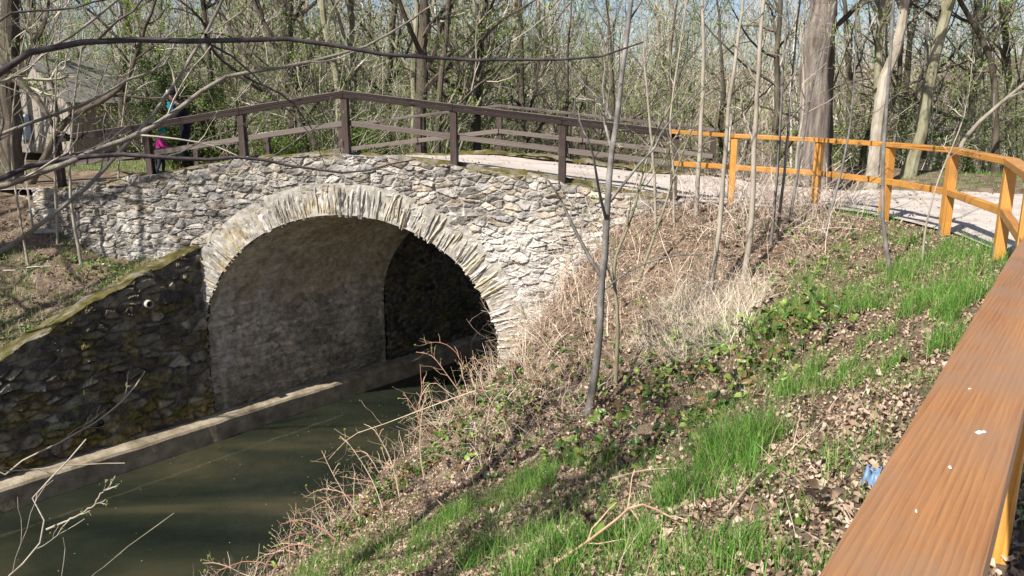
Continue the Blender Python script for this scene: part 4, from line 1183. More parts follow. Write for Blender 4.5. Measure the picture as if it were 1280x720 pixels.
# loose rocks below the far bank seen through the arch
def rock(c, s, lab, seed, col=(.10, .09, .08)):
    bm = bmesh.new(); bmesh.ops.create_icosphere(bm, subdivisions=3, radius=1)
    co = np.array([v.co for v in bm.verts]); r_ = 1 + .28 * fbm(co[:, 0] * 1.4 + seed, co[:, 1] * 1.4, co[:, 2] * 1.4, seed, 3)
    co = co * r_[:, None] * np.array(s); co = co + .02 * fbm(co[:, 0] * 7, co[:, 1] * 7, co[:, 2] * 7, seed, 2)[:, None]
    f = np.array([[v.index for v in p.verts] for p in bm.faces]); bm.free()
    o = mk('rock', co + np.array(c), F3=f, mats=M['wet_stone'], col=np.tile(np.array(col), (len(co), 1)), origin=c, smooth=False)
    return tag(o, lab, 'rock', 'rocks on the far bank')
for i in range(26):
    q = rng.uniform(13.5, 19.5); r_ = rng.uniform(-.9, .9); x_, y_ = from_qr(q, r_)
    z_ = float(H(np.array([x_]), np.array([y_]))[0]); s_ = rng.uniform(.22, .55)
    rock((x_, y_, z_ + .05), (s_, s_ * rng.uniform(.7, 1.1), s_ * rng.uniform(.5, .8)), 'dark damp boulder on the shaded far bank seen through the arch', 300 + i)
# loose stones at the left end of the bridge wall and on the bank
STN = [(62, 292, .16, 'flat stone lying in the soil at the left end of the bridge wall'), (205, 305, .10, 'small pale stone resting against the wall above the wing wall'), (52, 268, .2, 'weathered stone slab lying at the left bank top')]
for i, (px, py, s_, lab) in enumerate(STN):
    c = hit(px, py); o = rock(c + [0, 0, .03], (s_ * 1.5, s_, s_ * .55), lab, 400 + i, (.27, .25, .22)); o['group'] = 'loose stones by the bridge'
# dead sticks in the litter
SK = [((905, 655), (965, 585), 'thin straight twig lying across the leaf litter'), ((1038, 640), (1062, 662), 'short pale stick on the soil under the railing'), ((762, 603), (850, 590), 'long dead stick half buried in leaves'), ((880, 470), (905, 500), 'bent dry stick near the bramble leaves')]
for a0, a1, lab in SK:
    g0, g1 = hit(*a0), hit(*a1); P = resample(np.array([g0 + [0, 0, .03], (g0 + g1) / 2 + [0, 0, .06], g1 + [0, 0, .03]]), 8)[None]
    V, f = tubes(P, np.linspace(.009, .004, 8)[None], 6)
    o = mk('stick', V, f, mats=M['twig'], col=np.tile(np.array([.42, .32, .22]), (len(V), 1)), origin=g0); tag(o, lab, 'stick', 'fallen sticks')
# blue plastic scrap under the railing
c = hit(1090, 612)
u_ = np.linspace(-1, 1, 16); U, V_ = np.meshgrid(u_, u_, indexing='ij')
zz = .05 + .045 * fbm(U * 1.8, V_ * 1.8, 0, 500, 3) + .03 * (1 - U ** 2)
xy = c[:2] + (U * .075)[..., None] * np.array([.6, .8]) + (V_ * .035)[..., None] * np.array([.8, -.6])
M['plastic'] = mat_noise('blue_plastic', [(0.3, (.10, .17, .28)), (0.7, (.2, .29, .42))], 5, rough=.35, bump=.2)
o = mk('plastic_scrap', np.concatenate([xy, (c[2] + zz)[..., None]], -1), grid_faces(16, 16), mats=M['plastic'], origin=c, smooth=True); so_ = o.modifiers.new('t', 'SOLIDIFY'); so_.thickness = .002
tag(o, 'crumpled blue grey plastic scrap on the soil under the near railing', 'litter')

# ------------------------------------------------------------------ trees
LEAFC = [(.15, .27, .03), (.21, .33, .045), (.11, .22, .025), (.27, .38, .07), (.18, .28, .035)]
TW = [(.33, .29, .235), (.21, .18, .145), (.43, .385, .325), (.15, .125, .10), (.28, .255, .19)]


def xy_at(px, Y):
    """ground point at distance Y on a photo column (for standing things)"""
    x = (px - 640) / F * (Y * CT + 1.2 * ST)
    return np.array([x, Y])


def tree(name, pts, Y, w, label, bark, height=9.0, group=None, br=10, sub=5, twigs=5, nleaf=700, lsize=.035, cat='tree', t0=.2, leafcol=LEAFC, twigcol=TW, brang=.8, brlen=.35, world=None, seed=None, dY=0.0, flare=1.25, K=22, limbs=()):
    """trunk along traced sight-line points (standing at distance Y), taken on up to its full height"""
    r = np.random.default_rng(seed if seed is not None else abs(hash(label)) % 10 if False else len(label) * 131 + int(w * 7) + int(Y * 10))
    if world is None:
        b = xy_at(pts[0][0], Y); z0 = float(H(b[:1], b[1:])[0])
        base = np.array([b[0], Y, z0 - .1])
        tr = [base] + [W(px, py, Y + dY * (i + 1)) for i, (px, py) in enumerate(pts[1:])]
        tr = np.array(tr)
    else: tr = np.array(world, float)
    base = tr[0]
    d = norm(tr[-1] - tr[-2]); d = norm(d * np.array([.8, .8, 1]) + np.array([0, 0, .35]))
    while tr[-1][2] < base[2] + height - .3:
        d = norm(d + r.normal(0, .07, 3) + np.array([0, 0, .05]))
        tr = np.vstack([tr, tr[-1] + d * min(1.3, height / 5)])
    P = resample(tr, K)[None]
    rad = w * (Y * CT + 1.5 * ST) / F / 2 if world is None else w
    t = np.linspace(0, 1, K); Rr = rad * (1 - .82 * t ** 1.1); Rr[0] *= flare * 1.15; Rr[1] *= 1 + (flare - 1) * .35
    P = P + np.concatenate([r.normal(0, rad * .12, (1, K, 2)), np.zeros((1, K, 1))], -1) * (t > .05)[None, :, None]
    root = empty(name, base + [0, 0, .1], label, cat, group)
    S = 14 if rad > .15 else (9 if rad > .05 else 6)
    V, f = tubes(P, Rr[None], S)
    if rad > .1:                                                     # furrows
        nrm = V.reshape(K, S, 3) - P[0][:, None]; V = (V.reshape(K, S, 3) + nrm * (.10 * fbm(V.reshape(K, S, 3)[..., 0] * 9, V.reshape(K, S, 3)[..., 1] * 9, V.reshape(K, S, 3)[..., 2] * 1.2, 9, 3))[..., None]).reshape(-1, 3)
    acc = Acc(); acc.add(V, f)
    P1, R1 = spawn(P, Rr[None], br, t0, .97, brang, brlen, .55, 8, .16, .06, .25, r)
    V, f = tubes(P1, R1, 5); acc.add(V, f)
    for lp, lw in limbs:
        Q_ = resample(np.array([W(a_, b_, Y + .02 * k_) for k_, (a_, b_) in enumerate(lp)]), 14)[None]; q_r = np.linspace(lw, lw * .35, 14)[None] * Y / F / 2
        V, f = tubes(Q_, q_r, 6); acc.add(V, f); P1 = np.concatenate([P1, resample(Q_[0], 8)[None]]); R1 = np.concatenate([R1, q_r[:, ::2][:, :7].repeat(2, 1)[:, :8]])
    acc.build('trunk', M[bark], root, smooth=rad < .1)
    cr = Acc()
    P2, R2 = spawn(P1, R1, sub, .15, .98, .75, .5, .6, 6, .2, .04, .3, r); V, f = tubes(P2, np.maximum(R2, .003), 3); cr.add(V, f, col=tint(len(P2), twigcol, 18, r))
    P3, R3 = spawn(P2, R2, twigs, .15, .98, .7, .5, .65, 4, .22, .03, .35, r); V, f = tubes(P3, np.maximum(R3, .0022), 3); cr.add(V, f, col=tint(len(P3), twigcol, 12, r))
    if nleaf:
        V, f = leaves_on(P3, nleaf, lsize, r, spread=.03); cr.add(V, f, col=tint(nleaf, leafcol, 4, r), mi=1)
    cr.build('crown', (M['twig'], M['leaf']), root)
    return root


# trees behind the bridge and the path
G1, G2 = 'trees behind the bridge', 'trees behind the golden railing'
tree('tree', [(14, 250), (13, 150), (12, 60), (14, 0)], 18.5, 25, 'dark thick trunk at the left end of the bridge, beside the shed', 'bark_dark', 10, G1, t0=.12, br=14)
tree('tree', [(30, 230), (60, 190), (85, 150), (150, 110)], 18.2, 10, 'dark limb-like leaning trunk slanting up past the shed wall', 'bark_dark', 5, G1, br=8)
tree('tree', [(424, 190), (423, 112), (410, 50), (402, 0)], 22, 11, 'slim dark trunk bending left behind the crest post of the bridge', 'bark_olive', 9, G1)
tree('tree', [(446, 190), (442, 115), (439, 50), (437, 0)], 23.5, 12, 'straight grey trunk just right of the bent one behind the crest post', 'bark_grey', 10, G1)
tree('tree', [(524, 190), (526, 110), (528, 60), (531, 0)], 21.5, 17, 'stout half dark trunk behind the middle of the bridge railing', 'bark_dark', 11, G1)
tree('tree', [(517, 190), (517, 110), (519, 60), (521, 0)], 22.3, 9, 'sunlit slim trunk pressed against the stout dark one', 'bark_olive', 10, G1)
tree('tree', [(540, 193), (550, 117), (556, 60), (561, 0)], 21, 10, 'leaning slim trunk forming a narrow V with the stout dark one', 'bark_dark', 9, G1)
tree('tree', [(390, 190), (368, 120), (345, 60), (320, 5)], 21, 8, 'thin dark trunk leaning left, highest of the leaning pair', 'bark_dark', 8, G1)
tree('tree', [(402, 190), (385, 150), (345, 105), (300, 60)], 20.5, 8, 'thin dark trunk leaning far left low over the railing', 'bark_dark', 6, G1)
tree('tree', [(1019, 250), (1017, 150), (1021, 80), (1027, 0)], 17.6, 38, 'massive furrowed trunk behind the golden railing, widest of all trees', 'bark_thick', 14, G2, br=10, t0=.3, flare=1.2)
tree('tree', [(1036, 250), (1034, 170), (1038, 80), (1041, 0)], 18.8, 13, 'dark trunk hugging the right side of the massive one', 'bark_dark', 10, G2)
tree('tree', [(1103, 250), (1098, 120), (1099, 60), (1101, 0)], 19.5, 12, 'greyish olive trunk standing straight behind the pale curved one', 'bark_olive', 10, G2)
tree('tree', [(1092, 250), (1096, 170), (1104, 105), (1122, 55), (1129, 0)], 17.2, 15, 'pale curved trunk behind the golden railing bending right', 'bark_pale', 10, G2, t0=.35)
tree('tree', [(1136, 250), (1152, 160), (1164, 90), (1187, 0)], 18.4, 15, 'smooth olive trunk leaning right behind the golden railing', 'bark_olive', 11, G2, t0=.3)
tree('tree', [(1152, 250), (1156, 160), (1170, 70), (1180, 0)], 20, 10, 'dark trunk in the shadow of the leaning olive one', 'bark_dark', 10, G2)
tree('tree', [(1247, 245), (1244, 150), (1242, 100), (1232, 57), (1200, 0)], 19, 9, 'dark twisted trunk curving left near the railing corner', 'bark_dark', 7, G2, brang=1.0)
tree('tree', [(1192, 245), (1207, 172), (1255, 125), (1290, 95)], 18.3, 6, 'thin trunk leaning low to the right over the path', 'bark_grey', 5, G2, br=8)
tree('tree', [(1080, 250), (1083, 170), (1120, 120), (1126, 60), (1132, 0)], 20.5, 7, 'thin dark kinked trunk between the pale and the olive ones', 'bark_dark', 9, G2)
tree('tree', [(1225, 245), (1228, 150), (1225, 80), (1226, 0)], 23, 7, 'slender straight trunk left of the twisted one', 'bark_grey', 10, G2)
tree('tree', [(1128, 250), (1150, 150), (1158, 60), (1160, 0)], 23, 6, 'very slender grey trunk seen between the olive trunks', 'bark_grey', 10, G2)
for px_, Y_, w_, ln_ in ((150, 27, 11, 8), (268, 23, 9, -14), (482, 24, 10, 12), (592, 23, 12, 16), (655, 26, 10, -6), (705, 24.5, 9, 10), (770, 25, 11, -12), (832, 22, 9, 14), (905, 24, 12, -8), (968, 22.5, 10, 8), (1065, 23, 10, -10), (1212, 25, 11, 10), (1266, 23, 10, -14)):
    tree('tree', [(px_, 240), (px_ + ln_ * .3, 150), (px_ + ln_ * .5, 70), (px_ + ln_, 0)], Y_, w_, 'dark trunk among the paler stems of the wood', 'bark_dark', 10, 'dark trunks of the wood', br=13, sub=6, twigs=4, nleaf=600, lsize=.035, t0=.15, brang=.9, twigcol=[(.10, .08, .06), (.16, .13, .10), (.06, .05, .04)])
# multi-stemmed hazel fanning right behind the railing
for i, (tx, ty, w) in enumerate([(570, 40, 5), (600, 20, 6), (630, 15, 5), (655, 40, 5), (640, 70, 4), (615, 60, 4)]):
    lab = ['steepest stem of the hazel fan behind the bridge railing', 'thickest stem of the hazel fan, leaning right', 'long outer stem of the hazel fan reaching far right', 'lowest sweeping stem of the hazel fan', 'short thin stem under the hazel fan', 'middle thin stem of the hazel fan'][i]
    tree('hazel_stem', [(542 + i * 3, 195), (550 + i * 4 + (tx - 550) * .25, 150), ((tx + 555) / 2 + 10, (ty + 150) / 2 + 5), (tx, ty)], 21.9 + .1 * i, w, lab, 'bark_olive', 5.5, 'hazel stems behind the bridge', br=7, sub=4, twigs=4, nleaf=350)
# thin pale saplings between the bridge and the camera and along the path
G3 = 'young saplings on the bank'
SAP = [([(740, 515), (747, 440), (752, 370), (758, 290), (763, 210), (772, 140), (782, 60), (790, 0)], None, 11, 'dark grey young tree standing on the slope in front of the bridge wall', 'bark_smooth', 7.5, .0),
       ([(893, 372), (897, 300), (903, 235), (912, 130), (921, 60), (929, 0)], None, 7, 'pale slender sapling rooted in the dry grass', 'bark_pale', 6.5, .0),
       ([(935, 356), (938, 290), (941, 240), (945, 130), (950, 60), (955, 0)], None, 8, 'whitish sapling right of the pale slender one', 'bark_pale', 6.5, .0),
       ([(1122, 342), (1110, 318), (1105, 290), (1103, 240), (1106, 165), (1113, 70), (1117, 0)], None, 5.5, 'thin silvery sapling curved at its foot near the golden railing', 'bark_smooth', 6, .0),
       ([(872, 262), (874, 200), (877, 130), (880, 60), (877, 0)], 13.2, 6, 'knotty pale birch stem at the start of the golden railing', 'bark_pale', 7, .0),
       ([(975, 300), (982, 200), (992, 80), (1000, 0)], None, 4, 'thin sapling left of the massive trunk, leaning right', 'bark_smooth', 5.5, .0),
       ([(968, 305), (973, 200), (978, 100), (984, 0)], None, 4, 'thin straight sapling beside the whitish one', 'bark_smooth', 5.5, .0),
       ([(988, 290), (1000, 200), (1015, 110), (1040, 20)], None, 4, 'thin sapling crossing in front of the massive trunk', 'bark_smooth', 5, .0),
       ([(776, 480), (772, 400), (768, 330), (790, 270), (815, 180), (860, 90)], None, 6, 'crooked yellowish sapling right behind the dark grey young tree', 'bark_olive', 4.2, .0),
       ([(718, 330), (712, 260), (702, 200), (697, 130), (690, 40)], None, 4, 'pinkish thin stem in front of the bridge wall', 'bark_pale', 5, .0),
       ([(728, 330), (722, 260), (716, 190), (712, 120), (716, 30)], None, 4, 'second thin stem in front of the bridge wall, nearest the corner', 'bark_pale', 5, .0),
       ([(822, 285), (818, 220), (812, 150), (806, 80), (800, 0)], None, 4, 'thin stem at the end post of the dark railing', 'bark_pale', 5, .0),
       ([(845, 280), (842, 220), (838, 150), (850, 60)], None, 3.5, 'wispy stem by the joint of the dark and golden rails', 'bark_pale', 4.5, .0),
       ([(650, 400), (651, 330), (650, 270), (653, 210)], None, 2.6, 'single upright dead stalk in front of the right springing of the arch', 'bark_smooth', 2.9, .0),
       ([(800, 350), (830, 260), (850, 200), (880, 120)], None, 4, 'thin greenish stem arching right above the dry brush', 'bark_olive', 4, .0),
       ([(1030, 300), (1045, 240), (1062, 160), (1070, 60)], None, 3.5, 'thin twiggy stem in front of the second golden post', 'bark_smooth', 4.2, .0),
       ([(1160, 330), (1158, 280), (1175, 220), (1200, 160), (1210, 120)], None, 3.2, 'wiry bare stem bending right beside the silvery sapling', 'bark_pale', 2.6, .0),
       ([(1000, 260), (996, 200), (1005, 120), (1000, 30)], 14.2, 4, 'thin stem just behind the golden railing by the massive trunk', 'bark_pale', 5.5, .0)]
for pts, Y, w, lab, bk, hgt, dY in SAP:
    if Y is None: Y = hit(*pts[0])[1]
    tree('sapling', pts, Y, w, lab, bk, hgt, G3, br=7 if w > 3 else 0 or 2, sub=3, twigs=3, nleaf=160, lsize=.016, cat='sapling', t0=.28, brang=.75, brlen=.24, flare=1.05, K=26, limbs=[([(751, 345), (735, 318), (715, 280), (700, 248), (685, 225)], 6), ([(762, 150), (765, 148), (745, 120), (720, 95), (700, 60)], 4), ([(752, 365), (785, 340), (830, 322), (880, 318)], 3)] if pts[0] == (740, 515) else ())
# side branches of the dark grey young tree are grown above; low fork on its left
# saplings on the left bank
LS = [([(88, 325), (88, 240), (92, 140), (105, 30), (100, 0)], 'pale thin sapling on the left bank crossing the low branch', 5), ([(60, 300), (68, 180), (72, 70), (78, 0)], 'thin pale sapling near the left end of the bridge wall', 3.5), ([(135, 310), (150, 180), (165, 60), (168, 0)], 'slim pole in front of the left bridge wall', 3), ([(20, 330), (15, 200), (22, 90), (40, 0)], 'thin pole beside the dark thick trunk', 3.5)]
for pts, lab, w in LS:
    tree('sapling', pts, hit(*pts[0])[1], w, lab, 'bark_pale', 5.5, 'young saplings on the left bank', br=5, sub=3, twigs=3, nleaf=150, lsize=.02, cat='sapling', t0=.35, flare=1.0, brlen=.25)


# the alder whose branches hang across the view: its trunk stands on the bank outside the frame
def limb(pts, Y0, Y1, w0, w1, start=None, K=26, jit=.006):
    n = len(pts); Y = np.linspace(Y0, Y1, n)
    w = [W(px, py, Y[i]) for i, (px, py) in enumerate(pts)]
    if start is not None: w = [np.array(start)] + w
    P = resample(np.array(w), K)
    P = P + rng.normal(0, jit, P.shape) * np.linspace(0, 1, K)[:, None]
    depth = P[:, 1]
    px0 = np.interp(np.linspace(0, 1, K), [0, 1], [w0, w1])
    return P[None], (px0 * depth / F / 2)[None]


def overhanging_tree(label, base, top, r0, limbs, bark, group):
    root = empty('alder_tree', base, label, 'tree', group)
    tr = resample(np.array([base, np.array(base) * .65 + np.array(top) * .35 + [.15, -.1, 0], top]), 16)[None]
    acc = Acc(); V, f = tubes(tr, np.linspace(r0, r0 * .35, 16)[None], 12); acc.add(V, f); acc.build('trunk', M[bark], root, smooth=True)
    P1, R1 = spawn(tr, np.linspace(r0, r0 * .35, 16)[None], 14, .55, .98, .8, .35, .4, 8, .16, .06, .2); cr = Acc(); V, f = tubes(P1, R1, 5); cr.add(V, f, col=(.16, .13, .1))
    P2, R2 = spawn(P1, R1, 6, .2, .98, .7, .5, .6, 5, .2, .04); V, f = tubes(P2, np.maximum(R2, .004), 3); cr.add(V, f, col=(.2, .165, .13))
    P3, R3 = spawn(P2, R2, 5, .2, .98, .7, .5, .6, 4, .2, .04); V, f = tubes(P3, np.maximum(R3, .003), 3); cr.add(V, f, col=(.22, .18, .14))
    for k, (pts, Y0, Y1, w0, w1, st, bk, m1, m2) in enumerate(limbs):
        P, Q = limb(pts, Y0, Y1, w0, w1, None if st is None else np.array(st) + (0 if st is None else 0))
        a = Acc(); V, f = tubes(P, Q, 9); a.add(V, f)
        a.build('branch', M[bk], root, smooth=True)
        if m1:
            tw = cr; c = (.34, .30, .245) if bk != 'bark_branch' else (.1, .085, .08)
            P2, Q2 = spawn(P, Q, m1, .3, .98, .7, .22, .5, 7, .17, .05, .3, lmin=.1); V, f = tubes(P2, np.maximum(Q2, .0022), 4); tw.add(V, f, col=tint(len(P2), [c], 28))
            if m2:
                P3, Q3 = spawn(P2, Q2, m2, .2, .98, .8, .5, .65, 5, .2, .04, .4); V, f = tubes(P3, np.maximum(Q3, .0016), 3); tw.add(V, f, col=tint(len(P3), [c], 15))
                nl = len(P3) * 2; V, f = leaves_on(P3, nl, .009, rng, spread=.012); tw.add(V, f, col=tint(nl, LEAFC, 4), mi=1)
    cr.build('crown', (M['twig'], M['leaf']), root)
    return root


tb1 = (-5.0, 4.3)
zb1 = float(H(np.array([tb1[0]]), np.array([tb1[1]]))[0])
j = lambda z: (tb1[0] + .06, tb1[1], z)
overhanging_tree('alder standing on the near bank with long bare branches reaching across the view', (tb1[0], tb1[1], zb1 - .1), (tb1[0] - .5, tb1[1] - .6, 7.5), .15, [
    ([(-60, 112), (0, 82), (40, 66), (90, 54), (160, 50), (250, 52), (320, 47), (395, 53), (450, 65), (500, 70), (560, 73), (640, 76), (700, 75), (760, 68), (800, 52)], 3.8, 4.6, 13, 2.2, j(1.2), 'bark_branch', 5, 0),
    ([(-60, 242), (0, 225), (20, 213), (67, 200), (110, 195), (187, 195), (253, 200), (300, 195), (360, 205), (440, 215), (520, 200)], 5.0, 6.2, 11, 1.6, j(.6), 'bark_branch', 7, 2),
    ([(-60, 250), (0, 234), (67, 209), (100, 199), (113, 190), (167, 172), (200, 152), (233, 130), (277, 98), (320, 89), (387, 77), (460, 57), (500, 35), (540, 5)], 5.1, 6.6, 11, 2.0, j(.5), 'bark_grey', 5, 2),
    ([(-50, 185), (0, 167), (43, 152), (83, 138), (133, 117), (160, 100), (200, 85), (215, 62), (225, 20)], 5.6, 6.6, 7, 2, j(.9), 'bark_grey', 6, 3),
    ([(-50, 340), (0, 317), (33, 293), (93, 247), (107, 237), (143, 197), (167, 170), (200, 130), (230, 87), (257, 43), (280, -5)], 5.4, 6.8, 8, 3.5, j(-.4), 'bark_grey', 6, 3),
    ([(-40, 40), (0, 18), (67, 13), (133, 0), (180, -20)], 5, 5.6, 4, 2, j(2.1), 'bark_branch', 6, 2),
    ([(-40, 110), (20, 95), (60, 62), (110, 30), (150, -4)], 5.4, 6.2, 5, 3, j(1.4), 'bark_grey', 7, 3),
    ([(257, 43), (264, 60), (283, 80), (320, 103), (360, 124), (390, 160)], 6.6, 7.4, 4, 1.5, None, 'bark_branch', 6, 2),
    ([(-20, 760), (17, 720), (58, 662), (38, 632), (54, 607), (85, 575), (110, 549)], 4.3, 4.6, 4.5, 2, (tb1[0] + .1, tb1[1], zb1 + .4), 'bark_pale', 6, 2),
    ([(58, 662), (90, 648), (117, 632), (128, 615), (144, 608)], 4.45, 4.6, 3.4, 1.6, None, 'bark_pale', 5, 2),
    ([(-40, 610), (0, 597), (33, 574), (112, 532), (165, 489), (180, 465)], 5.4, 6.0, 3.6, 1.8, (tb1[0] + .1, tb1[1], zb1 + 1.4), 'bark_pale', 6, 2),
    ([(-40, 592), (0, 590), (80, 582), (158, 578)], 5.2, 5.6, 3, 1.4, (tb1[0] + .1, tb1[1], zb1 + 1.2), 'bark_pale', 5, 1),
    ([(80, 760), (120, 720), (150, 690), (180, 670), (219, 641)], 4.2, 4.7, 2.6, 1.4, (tb1[0] + .12, tb1[1], zb1 + .2), 'bark_olive', 2, 0)], 'bark_dark', None)
# tall tree on the left bank, outside the frame, throwing its shadow on the bridge wall
tree('tree', None, 0, .22, 'tall tree rising from the left bank beyond the edge of the view', 'bark_dark', 13, None, br=16, nleaf=400, world=[(-14.6, 11.4, CZ - 3.3), (-14.4, 11.5, CZ + 1), (-14.0, 11.6, CZ + 4)], t0=.25)
tree('tree', None, 0, .12, 'slimmer tree rising from the left bank beside the tall one', 'bark_dark', 11, None, br=16, nleaf=300, world=[(-12.9, 9.9, CZ - 4.0), (-12.8, 10.2, CZ + .5), (-12.9, 10.3, CZ + 4)], t0=.3)

tree('tree', None, 0, .2, 'tree on the near bank behind the viewer, upstream of the railing', 'bark_grey', 12, None, br=20, sub=7, nleaf=1200, lsize=.05, world=[(-6.6, -1.6, CZ - 3.6), (-6.5, -1.5, CZ + 1), (-6.3, -1.2, CZ + 5)], t0=.3)  # out of view, added so its crown dapples the bank with shade
tree('tree', None, 0, .17, 'second tree on the near bank behind the viewer', 'bark_grey', 11, None, br=16, sub=7, nleaf=900, lsize=.05, world=[(-3.6, -6.5, CZ - 2.2), (-3.5, -6.4, CZ + 1), (-3.4, -6.2, CZ + 5)], t0=.35)  # also unseen, added for dappled shade on the near bank

# slender trees deeper in the wood
def free(x, y):
    q, r = qr(x, y)
    return ((r < RW - .8) | (r > 1.6)) & ~in_poly(x, y, path_poly)


n = 0; gi = 0
r9 = np.random.default_rng(99)
TB = []
while n < 76:
    px, Y = r9.uniform(-60, 1330), r9.uniform(21.5, 42)
    x, y = xy_at(px, Y)
    if not free(np.array([x]), np.array([y]))[0] or (0 < px < 200 and Y < 33): continue
    ln = r9.normal(0, .13); z = float(H(np.array([x]), np.array([y]))[0]) - .1
    bk = ['bark_grey', 'bark_olive', 'bark_dark', 'bark_dark', 'bark_pale'][r9.integers(5)]
    hh = r9.uniform(7, 11)
    tree('tree', None, 0, r9.choice([.03, .04, .05, .08, .11, .15, .19]), 'slender bare tree in the crowded wood behind the bridge and railing', bk, hh, 'slender trees of the wood', br=13, sub=6, twigs=5, nleaf=700, lsize=.035, brang=.95, brlen=.4, world=[(x, y, z), (x + ln * 2 + r9.normal(0, .1), y, z + 2), (x + ln * 4, y, z + 4)], t0=.08, K=14, seed=1000 + n)
    n += 1

# ------------------------------------------------------------------ thicket of twigs and the far wood (nobody could count them)
def thicket(n, x0, x1, y0, y1, hmin, hmax, r, sub=5, tw=4, rad=.011, ok=None):
    p = np.stack([r.uniform(x0, x1, n), r.uniform(y0, y1, n)], -1)
    k = free(p[:, 0], p[:, 1]) & (np.abs(p[:, 0]) < p[:, 1] * .78 + 2)
    if ok is not None: k &= ok(p)
    p = p[k]; g = on_ground(p, -.05)
    d = r.normal(0, .48, (len(g), 3)); d[:, 2] = 1
    P, Q = grow(g, d, r.uniform(hmin, hmax, len(g)), rad * r.uniform(.6, 1.5, len(g)), 7, .17, .04, .3, r)
    P2, Q2 = spawn(P, Q, sub, .15, .97, .7, .45, .6, 5, .18, .05, .35, r)
    P3, Q3 = spawn(P2, Q2, tw, .15, .97, .75, .5, .65, 4, .2, .03, .4, r)
    return (P, Q), (P2, Q2), (P3, Q3)


r5 = np.random.default_rng(5)
acc, lf = Acc(), Acc()
shed_c = np.array([-14.2, 27.6])
clear = lambda p: (np.hypot(p[:, 0] - shed_c[0], p[:, 1] - shed_c[1]) > 3.2) & ~((p[:, 1] < 29) & (p[:, 0] / p[:, 1] > -.65) & (p[:, 0] / p[:, 1] < -.46))
for (n, x0, x1, y0, y1, a, b, sub, tw, rad, nl) in [(520, -20, 18, 19.5, 26, 1.5, 4.5, 7, 5, .011, 24000), (620, -26, 24, 26, 36, 2, 6.5, 6, 5, .016, 26000), (360, -34, 34, 36, 50, 3, 8, 6, 5, .024, 24000), (230, -26, 24, 22, 40, 4, 9, 9, 6, .022, 26000)]:
    for i, (P, Q) in enumerate(thicket(n, x0, x1, y0, y1, a, b, r5, sub, tw, rad, clear)):
        V, f = tubes(P, np.maximum(Q, .0028 * y0 / 20), 4 if i == 0 else 3); acc.add(V, f, col=tint(len(P), TW + [(.42, .38, .31), (.12, .095, .075), (.05, .04, .032), (.06, .05, .04), (.50, .46, .39), (.035, .03, .025)], P.shape[1] * (4 if i == 0 else 3), r5))
    V, f = leaves_on(P, int(nl * 1.5), .027 * y0 / 20, r5, spread=.14); lf.add(V, f, col=tint(int(nl * 1.5), LEAFC, 4, r5))
tag(acc.build('thicket_twigs', M['twig']), 'dense thicket of bare twigs behind the bridge', 'thicket', kind='stuff')
# low leafy undergrowth
for (x0, x1, y0, y1, n, zmax) in [(-11, 0, 20, 25, 16000, 1.8), (-2, 9, 20, 26, 13000, 2.2), (-20, 14, 25, 34, 14000, 3.2), (4, 20, 18.5, 28, 6000, 1.6)]:
    nc = 160; cc = np.stack([r5.uniform(x0, x1, nc), r5.uniform(y0, y1, nc)], -1); cc = cc[free(cc[:, 0], cc[:, 1]) & clear(cc)]
    i = r5.integers(0, len(cc), n); p = cc[i] + r5.normal(0, .38, (n, 2)); z = H(p[:, 0], p[:, 1]) + np.abs(r5.normal(0, zmax * .45, n))
    V, f = leaf_quads(np.concatenate([p, z[:, None]], -1), .03, r5); lf.add(V, f, col=tint(n, [(.15, .25, .035), (.2, .31, .05), (.1, .17, .03), (.24, .33, .07)], 4, r5))
tag(lf.build('thicket_leaves', M['leaf']), 'haze of small fresh green leaves through the thicket', 'thicket leaves', kind='stuff')
acc = Acc()
n = 560; p = np.stack([r5.uniform(-75, 75, n), r5.uniform(48, 105, n)], -1); p = p[np.abs(p[:, 0]) < p[:, 1] * .75 + 3]; g = on_ground(p, -.1)
P, Q = grow(g, np.array([0, 0, 1.]) + r5.normal(0, .11, (len(g), 3)), r5.uniform(7, 12, len(g)), r5.uniform(.05, .11, len(g)), 5, .08, .03, .3, r5); V, f = tubes(P, Q, 4); acc.add(V, f, col=tint(len(P), TW, 20, r5))
P2, Q2 = spawn(P, Q, 10, .12, .98, .8, .38, .5, 4, .15, .05, .3, r5); V, f = tubes(P2, np.maximum(Q2, .02), 3); acc.add(V, f, col=tint(len(P2), TW, 12, r5))
P3, Q3 = spawn(P2, Q2, 5, .2, .98, .7, .5, .6, 3, .15, .05, .4, r5); V, f = tubes(P3, np.maximum(Q3, .012), 3); acc.add(V, f, col=tint(len(P3), TW, 9, r5))
V, f = leaves_on(P3, 16000, .07, r5, spread=.2); acc.add(V, f, col=tint(16000, LEAFC, 4, r5), mi=1)
tag(acc.build('far_wood', (M['twig'], M['leaf'])), 'bare far off wood covering the hillside', 'wood', kind='stuff')

